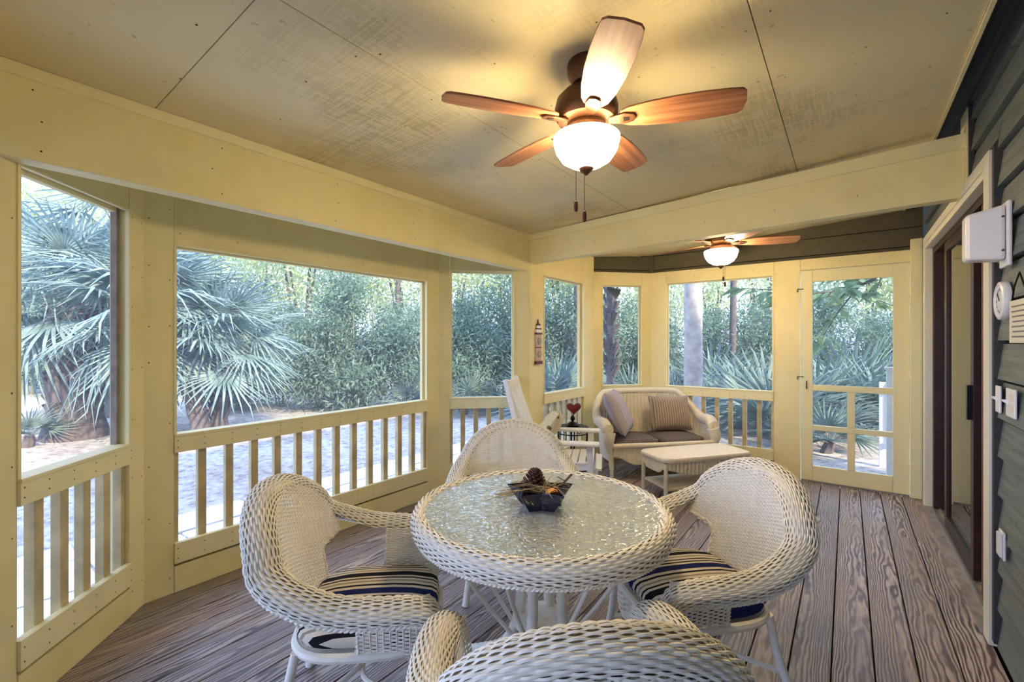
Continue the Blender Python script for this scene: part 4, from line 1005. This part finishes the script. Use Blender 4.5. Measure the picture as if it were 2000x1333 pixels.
# ------------------------------------------------------------------ things on the house wall
def wall_thing(nm, lab, cat, y, z, group=None):
    o = empty(nm, (XH, y, z)); tag(o, lab, cat, group); return o
bx_ = wall_thing('utility_box', 'white plastic hooded box mounted on the siding beside the sliding door', 'box', 2.78, 1.85)
MB().box(-.016, .0, -.065, .06, -.135, .135).build('back_plate', M['white_plastic'], bx_, bevel=.006)
MB().hexa([(-.135, -.045, -.100), (-.017, -.055, -.108), (-.017, .05, -.108), (-.135, .045, -.100), (-.135, -.045, .095), (-.017, -.055, .122), (-.017, .05, .122), (-.135, .045, .095)]).build('hood', M['white_plastic'], bx_, bevel=.012)
for zz in (-.07, .07): MB().lathe([(0, 0), (.005, 0), (.005, .003), (0, .004)], 10, capends=False).build('screw', M['nail'], bx_).matrix_local = Matrix.Translation((-.026, -.0555, zz)) @ Matrix.Rotation(R(90), 4, 'X')
tm = wall_thing('wall_thermometer', 'round white dial thermometer on the dark siding', 'thermometer', 2.80, 1.575)
MB().lathe([(0, 0), (.082, 0), (.085, .010), (.080, .024), (.070, .028), (.066, .022), (0, .021)], 36, capends=False).build('dial_case', M['white_plastic'], tm, smooth=True).matrix_local = Matrix.Rotation(R(-90), 4, 'Y')
fm = MB()
for k in range(12):
    a = k * math.pi / 6
    fm.add([(-.0222, .048 * math.cos(a) - .004, .048 * math.sin(a) - .006), (-.0222, .048 * math.cos(a) + .004, .048 * math.sin(a) - .006), (-.0222, .048 * math.cos(a) + .004, .048 * math.sin(a) + .006), (-.0222, .048 * math.cos(a) - .004, .048 * math.sin(a) + .006)], [(0, 1, 2, 3), (3, 2, 1, 0)])
fm.build('dial_marks', M['ink'], tm)
MB().bar((-.0235, 0, 0), (-.0235, .03, .035), .002, .004).build('needle', M['dark_red'], tm)
nt = wall_thing('notice_board', 'cream notice card hanging from a cord on the siding', 'notice', 2.585, 1.48)
MB().box(-.012, -.001, -.12, .12, -.085, .085).build('card', M['paper'], nt, bevel=.002)
for zz in np.linspace(-.06, .06, 7): MB().box(-.0128, -.0121, -.09, .09 - .03 * rnd.random(), zz - .003, zz + .003).build('printed_line', M['ink'], nt)
MB().tube([(-.008, .10, .085), (-.010, .06, .14), (-.008, .0, .19), (-.010, -.06, .14), (-.008, -.10, .085)], .003, 6).build('cord', M['black_metal'], nt, smooth=True)
def plate(nm, lab, y, z, w, h, togg, cat):
    o = wall_thing(nm, lab, cat, y, z)
    MB().box(-.008, .0, -w / 2, w / 2, -h / 2, h / 2).build('cover_plate', M['white_plastic'], o, bevel=.003)
    for ty in togg: MB().hexa([(-.026, ty - .004, .004), (-.008, ty - .005, -.008), (-.008, ty + .005, -.008), (-.026, ty + .004, .004), (-.026, ty - .004, .012), (-.008, ty - .005, .010), (-.008, ty + .005, .010), (-.026, ty + .004, .012)]).build('toggle', M['white_plastic'], o)
    return o
plate('light_switch', 'narrow white switch plate next to the sliding door casing', 2.912, 1.145, .072, .118, (0,), 'light switch')
pl2 = plate('light_switch', 'wide white switch plate with outlet further from the door', 2.715, 1.148, .125, .118, (.028,), 'light switch')
for zz in (-.022, .022): MB().box(-.0095, -.0081, -.045, -.012, zz - .014, zz + .014).build('socket', M['paper'], pl2)
ou = plate('wall_outlet', 'white outlet cover low on the siding', 2.85, .52, .075, .12, (), 'outlet')
MB().box(-.018, -.0081, -.03, .03, -.05, .05).build('flip_lid', M['white_plastic'], ou, bevel=.004)

# ------------------------------------------------------------------ the yard
path = empty('garden_path', (0, 0, GROUND)); path['kind'] = 'structure'; path['label'] = 'pale paved path along the porch'
MB().box(-5.45, -3.85, -3.0, 9.6, -.05, -.004).build('bedding', M['ground'], path)
r4 = random.Random(11)
y_ = -2.6
while y_ < 9.4:
    d = r4.uniform(.5, .75)
    cutx = sorted([-3.88, -4.38 + r4.uniform(-.12, .12), -4.90 + r4.uniform(-.12, .12), -5.42], reverse=True)
    for a, b in zip(cutx[:-1], cutx[1:]):
        j = lambda: r4.uniform(-.018, .018)
        poly = [(b + .012 + j(), y_ + .012 + j()), (a - .012 + j(), y_ + .012 + j()), (a - .012 + j(), y_ + d - .012 + j()), (b + .012 + j(), y_ + d - .012 + j())]
        MB().prism(poly, -.03, .012 + r4.uniform(0, .008)).build('paving_stone', M['pave'], path, bevel=.006)
    y_ += d
# ---- leaves
def fan_leaf(n, spread, droop, pet, seed, width=.055):
    r_ = random.Random(seed); m = MB()
    for k in range(n):
        a = R(-spread + 2 * spread * k / (n - 1)) + r_.uniform(-.02, .02)
        Ln = (.72 + .28 * math.cos(a * .8)) * r_.uniform(.92, 1.05)
        d = Vector((math.sin(a), math.cos(a), 0)); sd_ = Vector((d.y, -d.x, 0))
        rows = []
        for f, w in ((.02, .006), (.30, width * .72), (.58, width * .62), (.82, width * .36), (1.0, .003)):
            dr_ = -droop * (f ** 2.2) * (.55 + .45 * r_.random()) - .10 * abs(math.sin(a)) * f
            p = d * (f * Ln) + Vector((0, 0, dr_ * Ln)) + Vector((0, pet, 0))
            rows.append((p - sd_ * w * .5 * Ln * 1.2, p + Vector((0, 0, .016 * (1 - f) + .004)), p + sd_ * w * .5 * Ln * 1.2))
        vs = [q for r3 in rows for q in r3]; fs = []
        for i in range(4):
            fs += [(i * 3, i * 3 + 1, i * 3 + 4, i * 3 + 3), (i * 3 + 1, i * 3 + 2, i * 3 + 5, i * 3 + 4)]
        m.add(vs, fs)
    m.tube([(0, 0, 0), (0, pet * .5, .02), (0, pet, 0)], [.014, .011, .009], 4, cap=False)
    return m
LV = [fan_leaf(26, 118, .55, .75, 1).mesh('leaf', M['palm_leaf']), fan_leaf(24, 100, .85, .7, 2).mesh('leaf', M['palm_leaf']), fan_leaf(28, 125, .35, .8, 3).mesh('leaf', M['palm_leaf'])]
PV = [fan_leaf(20, 110, .12, .6, 4, .075).mesh('leaf', M['palmetto_leaf']), fan_leaf(18, 96, .22, .5, 5, .075).mesh('leaf', M['palmetto_leaf'])]
def leaf_at(parent, me, p, az, el, s, r_=None, twist=0):
    d = Vector((math.cos(az) * math.cos(el), math.sin(az) * math.cos(el), math.sin(el)))
    X = d.cross(Vector((0, 0, 1)));
    if X.length < .05: X = Vector((1, 0, 0))
    X.normalize(); Z = X.cross(d).normalized()
    mt = Matrix(((X.x, d.x, Z.x, p[0]), (X.y, d.y, Z.y, p[1]), (X.z, d.z, Z.z, p[2]), (0, 0, 0, 1))) @ Matrix.Rotation(twist, 4, 'Y') @ Matrix.Scale(s, 4)
    return link('leaf', me, parent, mt)
def palm(name, px, depth, h, nleaf, scale, lab, seed, lean=(0, 0), tr=.16, vs=LV, elr=(-55, 80), group=None, trunk='trunk_dark', boots=True):
    r_ = random.Random(seed); x_, y_ = at(px, depth)
    o = empty(name, (x_, y_, GROUND)); tag(o, lab, 'palm tree', group)
    n = 14; pts = [(lean[0] * (k / n) ** 1.4, lean[1] * (k / n) ** 1.4, h * k / n) for k in range(n + 1)]
    pts[0] = (0, 0, -.05)
    MB().tube(pts, [tr * (1.35 if k == 0 else 1.12 if k == 1 else 1.0) * r_.uniform(.95, 1.06) for k in range(n + 1)], 12).build('trunk', M[trunk], o, smooth=True)
    if boots:
        b = MB()
        for k in range(int(h * 26)):
            z_ = h * (.15 + .85 * r_.random()); a = r_.uniform(0, 6.28); f = z_ / h; cx_, cy_ = lean[0] * f ** 1.4, lean[1] * f ** 1.4
            p0 = Vector((cx_ + tr * .8 * math.cos(a), cy_ + tr * .8 * math.sin(a), z_)); p1 = p0 + Vector((math.cos(a) * .12, math.sin(a) * .12, .22))
            b.bar(p0, p1, .07, .03)
        b.build('boots', M[trunk], o, kind='stuff')
    for k in range(nleaf):
        f = (k + .5) / nleaf; az = k * 2.39996 + r_.uniform(-.2, .2); el = R(elr[1] + (elr[0] - elr[1]) * f + r_.uniform(-8, 8))
        leaf_at(o, vs[k % len(vs)], (lean[0], lean[1], h - .25 * f), az, el, scale * r_.uniform(.85, 1.1), twist=r_.uniform(-.35, .35))
    return o
palm('cabbage_palm', 148, 8.4, 2.6, 34, 1.15, 'shaggy cabbage palm with a thick trunk outside the leftmost screen', 21, tr=.40, elr=(-38, 80))
palm('cabbage_palm', 395, 8.2, 2.35, 34, 1.12, 'drooping cabbage palm filling the left of the widest screen', 22, lean=(-.6, -.5), tr=.15)
palm('cabbage_palm', 428, 8.6, 1.75, 30, .98, 'low spreading cabbage palm beside the drooping palm in the widest screen', 27, tr=.14, elr=(-30, 75))
palm('cabbage_palm', 230, 10.8, 4.3, 26, 1.25, 'tall cabbage palm rising behind the two shaggy palms', 23, tr=.2)
palm('cabbage_palm', 1354, 7.4, 6.5, 10, 1.1, 'pale straight palm trunk outside the end wall screen', 24, tr=.145, trunk='trunk_pale', boots=False)
palm('cabbage_palm', 1192, 9.0, 5.6, 16, 1.1, 'booted palm trunk outside the narrow corner screen', 25, tr=.075)
def palmetto(px, depth, n, scale, seed, lab, z=0.0, el=(78, 8), group='palmettos around the yard'):
    r_ = random.Random(seed); x_, y_ = at(px, depth); o = empty('saw_palmetto', (x_, y_, GROUND)); tag(o, lab, 'palmetto', group)
    MB().tube([(0, 0, -.03), (.05, .03, .12 + z), (.08, .02, .2 + z)], [.09, .08, .06], 8).build('stump', M['trunk_dark'], o, smooth=True)
    for k in range(n):
        f = (k + .5) / n
        leaf_at(o, PV[k % 2], (.05, .02, .15 + z), k * 2.39996 + r_.uniform(-.3, .3), R(el[0] + (el[1] - el[0]) * f + r_.uniform(-6, 6)), scale * r_.uniform(.8, 1.1), twist=r_.uniform(-.4, .4))
PAL = [(1440, 9.2, 13, 1.15, 'palmetto clump between the pale palm trunk and the end post'), (1390, 11.0, 12, 1.2, 'palmetto seen just right of the pale palm trunk'), (1505, 8.2, 12, 1.1, 'palmetto behind the right balusters of the end wall'),
       (1600, 8.8, 13, 1.15, 'palmetto at the left of the screen door view'), (1665, 9.8, 12, 1.2, 'palmetto in the middle of the screen door view'), (1612, 7.2, 9, .62, 'small palmetto low in the screen door view'),
       (1720, 8.6, 12, 1.1, 'palmetto at the right of the screen door view'), (1085, 10.2, 14, 1.15, 'palmetto outside the side screen behind the rocking chair'), (905, 11.0, 9, .75, 'small palmetto at the foot of the thicket, in the narrow bay screen'),
       (975, 11.2, 8, .55, 'tiny palmetto at the right of the narrow bay screen'), (1230, 10.8, 10, 1.0, 'palmetto in the narrow corner screen'), (52, 7.6, 8, .42, 'small palmetto at the foot of the thick trunked palm'), (800, 11.4, 9, .7, 'small palmetto low at the right end of the widest screen'), (1325, 10.0, 10, 1.0, 'palmetto left of the pale palm trunk')]
for k, (px, dp, n, sc, lab) in enumerate(PAL): palmetto(px, dp, n, sc, 40 + k, lab)
# ---- thicket shrubs and pale trees: clouds of separate leaves, a few meshes shared by all copies
def leaf_cloud(n, rx, rz, z0, ll, lw, seed, clumps=26, hang=.5):
    g = np.random.default_rng(seed)
    cc = g.normal(size=(clumps, 3)); cc /= np.linalg.norm(cc, axis=1, keepdims=True); cc *= g.uniform(.25, 1.0, (clumps, 1)) ** .6
    cc = cc * np.array([rx, rx, rz]) + np.array([0, 0, z0])
    ci = g.integers(0, clumps, n); p = cc[ci] + g.normal(size=(n, 3)) * np.array([rx * .20, rx * .20, rz * .15])
    d = g.normal(size=(n, 3)); d[:, 2] -= hang; d /= np.linalg.norm(d, axis=1, keepdims=True)
    s = np.cross(d, g.normal(size=(n, 3))); s /= np.linalg.norm(s, axis=1, keepdims=True)
    l_ = ll * g.uniform(.6, 1.3, (n, 1)); w_ = lw * g.uniform(.7, 1.2, (n, 1))
    V = np.stack([p, p + d * l_ * .5 + s * w_, p + d * l_, p + d * l_ * .5 - s * w_], 1).reshape(-1, 3)
    m = MB(); m.v = V.tolist(); m.f = (np.arange(n * 4).reshape(-1, 4)).tolist(); return m
TH = [leaf_cloud(13000, 1.15, 1.65, 1.55, .135, .017, 5 + k, 34).mesh('foliage', M['thicket_leaf']) for k in range(3)]
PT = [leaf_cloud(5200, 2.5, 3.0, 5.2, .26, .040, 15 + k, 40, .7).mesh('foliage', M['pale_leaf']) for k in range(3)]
def stems(h, n, seed, r0):
    r_ = random.Random(seed); m = MB()
    for k in range(n):
        a = r_.uniform(0, 6.28); b = r_.uniform(.1, .5); t = r_.uniform(.2, .9)
        m.tube([(b * math.cos(a) * .5, b * math.sin(a) * .5, -.05), (b * math.cos(a), b * math.sin(a), h * .4), (t * math.cos(a), t * math.sin(a), h * r_.uniform(.75, 1.0))], [r0, r0 * .8, r0 * .4], 5)
    return m
ST = stems(2.9, 9, 3, .016).mesh('stems', M['stem'])
TK = stems(6.2, 5, 4, .07).mesh('limbs', M['trunk_dark'])
r5 = random.Random(77)
OPN = [(33, 207, 'leftmost screen'), (340, 835, 'widest screen'), (880, 1003, 'narrow bay screen'), (1063, 1140, 'side screen behind the rocking chair'), (1175, 1250, 'corner screen'), (1303, 1510, 'end wall screen'), (1577, 1747, 'screen door')]
ORD = ['first', 'second', 'third', 'fourth', 'fifth', 'sixth', 'seventh', 'eighth', 'ninth', 'tenth']
def place_words(pxs):
    out = {}
    for a_, b_, nm in OPN:
        ins = sorted(p for p in pxs if a_ - 8 <= p <= b_ + 8)
        for i_, p in enumerate(ins): out[p] = ('seen through the ' + nm) if len(ins) == 1 else '%s from the left in the %s' % (ORD[i_], nm)
    rest = sorted(p for p in pxs if p not in out)
    for p in rest:
        lft = [o_ for o_ in OPN if o_[1] < p]; rgt = [o_ for o_ in OPN if o_[0] > p]
        out[p] = ('behind the post just right of the ' + lft[-1][2]) if lft else 'behind the post at the left edge'
    seen = {}
    for p in sorted(out):
        if out[p] in seen: out[p] = out[p].replace('just right', 'further right')
        seen[out[p]] = 1
    return out
def row(name, pxs, depth_rng, scale_rng, label, cat, group, kinds):
    wd = place_words(pxs)
    for k_, p in enumerate(pxs):
        x_, y_ = at(p, r5.uniform(*depth_rng)); o = empty(name, (x_, y_, GROUND), r5.uniform(0, 6.28)); s_ = r5.uniform(*scale_rng); o.scale = (s_, s_, s_ * r5.uniform(.94, 1.06))
        tag(o, label + ' ' + wd[p], cat, group)
        for nm, mes in kinds: link(nm, mes[k_ % len(mes)], o)['kind'] = 'stuff'
sh = []; px = 470
while px < 1840: sh.append(int(px)); px += r5.uniform(62, 92)
row('thicket_shrub', sh, (11.6, 13.4), (.85, 1.12), 'feathery green shrub', 'shrub', 'thicket shrubs at the edge of the yard', [('foliage', TH), ('stems', [ST])])
row('tall_shrub', [-60, 60, 190, 320, 440], (15, 17), (1.2, 1.5), 'large shrub behind the palms', 'shrub', 'large shrubs behind the palms', [('foliage', TH), ('stems', [ST])])
tr_ = []; px = -10
while px < 1900: tr_.append(int(px)); px += r5.uniform(75, 120)
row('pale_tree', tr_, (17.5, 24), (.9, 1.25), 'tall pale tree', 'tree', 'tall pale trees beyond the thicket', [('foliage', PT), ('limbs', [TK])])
# slender trunks in front of the thicket
for (px, dp, r_, h, lab) in ((1430, 12.0, .085, 7.5, 'slender dark tree trunk between the pale palm and the end post'), (775, 13.0, .07, 7.0, 'slim tree trunk in the thicket at the right of the widest screen'), (1125, 12.4, .10, 7.0, 'dark tree trunk at the right edge of the side screen')):
    x_, y_ = at(px, dp); o = empty('slim_tree', (x_, y_, GROUND)); tag(o, lab, 'tree')
    MB().tube([(0, 0, -.05), (.03, .02, h * .5), (.0, .05, h)], [r_, r_ * .9, r_ * .7], 10).build('trunk', M['trunk_dark'], o, smooth=True)
    link('foliage', PT[0], o).matrix_local = Matrix.Translation((0, 0, h - 4.2)) @ Matrix.Scale(.55, 4)
    for c in o.children:
        if c.name.startswith('foliage'): c['kind'] = 'stuff'
# leafy branch hanging outside the screen door
x_, y_ = at(1668, 6.2)
br = empty('leafy_branch', (x_, y_, 0)); tag(br, 'overhanging branch with broad leaves outside the screen door', 'branch')
bp = crom([(.9, 1.6, 3.4), (.55, .8, 2.75), (.2, .2, 2.25), (-.45, -.1, 1.98)], 20)
MB().tube(bp, [.045 - .0018 * k for k in range(20)], 6).build('bough', M['trunk_dark'], br, smooth=True)
big = MB().add([(0, 0, 0), (.05, .07, .012), (.055, .15, .0), (.0, .26, -.03), (-.055, .15, .0), (-.05, .07, .012), (0, .12, -.012)], [(0, 1, 6), (1, 2, 6), (2, 3, 6), (3, 4, 6), (4, 5, 6), (5, 0, 6)]).mesh('leaf', M['branch_leaf'])
r6 = random.Random(5)
for tw_ in range(17):
    base = Vector(bp[3 + tw_]); d = Vector((r6.uniform(-1, .6), r6.uniform(-.6, .6), r6.uniform(-.9, .35)))
    ln = r6.uniform(.45, 1.1); tip = base + d.normalized() * ln
    tw = MB().tube([base, (base + tip) / 2 + Vector((0, 0, .06)), tip], [.012, .008, .004], 5).build('twig', M['trunk_dark'], br, smooth=True)
    for q in range(13):
        f = .2 + .8 * q / 12; p = base.lerp(tip, f) + Vector((0, 0, .05 * (1 - f)))
        az = math.atan2(d.y, d.x) + r6.uniform(-1.3, 1.3)
        o = leaf_at(br, big, p, az, R(r6.uniform(-50, 15)), r6.uniform(.8, 1.25), twist=r6.uniform(-.5, .5))
# white stair railing beyond the screen door
x_, y_ = .60, 6.25
x_, y_ = at(1741, 5.2)
sr = empty('stair_railing', (x_, y_, GROUND), 0); tag(sr, 'white wooden stair railing outside the screen door', 'railing')
for q in range(2): MB().box(-.045, .045, q * 1.5 - .045, q * 1.5 + .045, 0, 1.44 - .25 * q).build('newel_post', M['white_paint'], sr, bevel=.004)
MB().box(-.06, .06, -.06, .06, 1.441, 1.47).build('post_cap', M['white_paint'], sr)
for z_ in (1.30, .55): MB().bar((0, .046, z_), (0, 1.454, z_ - .25), .05, .07).build('rail', M['white_paint'], sr)
for q in range(10):
    y2 = .15 + q * .133; MB().box(-.016, .016, y2 - .016, y2 + .016, .52 - .25 * y2 / 1.5, 1.28 - .25 * y2 / 1.5).build('baluster', M['white_paint'], sr)
# floodlight under the eave outside the narrow corner screen
fxy = at(1193, 6.0)
fl = empty('flood_light', (fxy[0], fxy[1], 2.08), YAW); tag(fl, 'dark flood light hanging outside the corner screen', 'flood light')
MB().lathe([(0, -.06), (.03, -.06), (.036, -.02), (.058, .07), (.070, .11), (.066, .112), (.03, .05), (0, .05)], 18, capends=False).build('shade', M['lamp_fixture'], fl, smooth=True).matrix_local = Matrix.Rotation(R(118), 4, 'Y')
MB().tube([(-.04, 0, .03), (-.07, 0, .12), (-.07, 0, .66)], .010, 6).build('bracket', M['lamp_fixture'], fl, smooth=True)
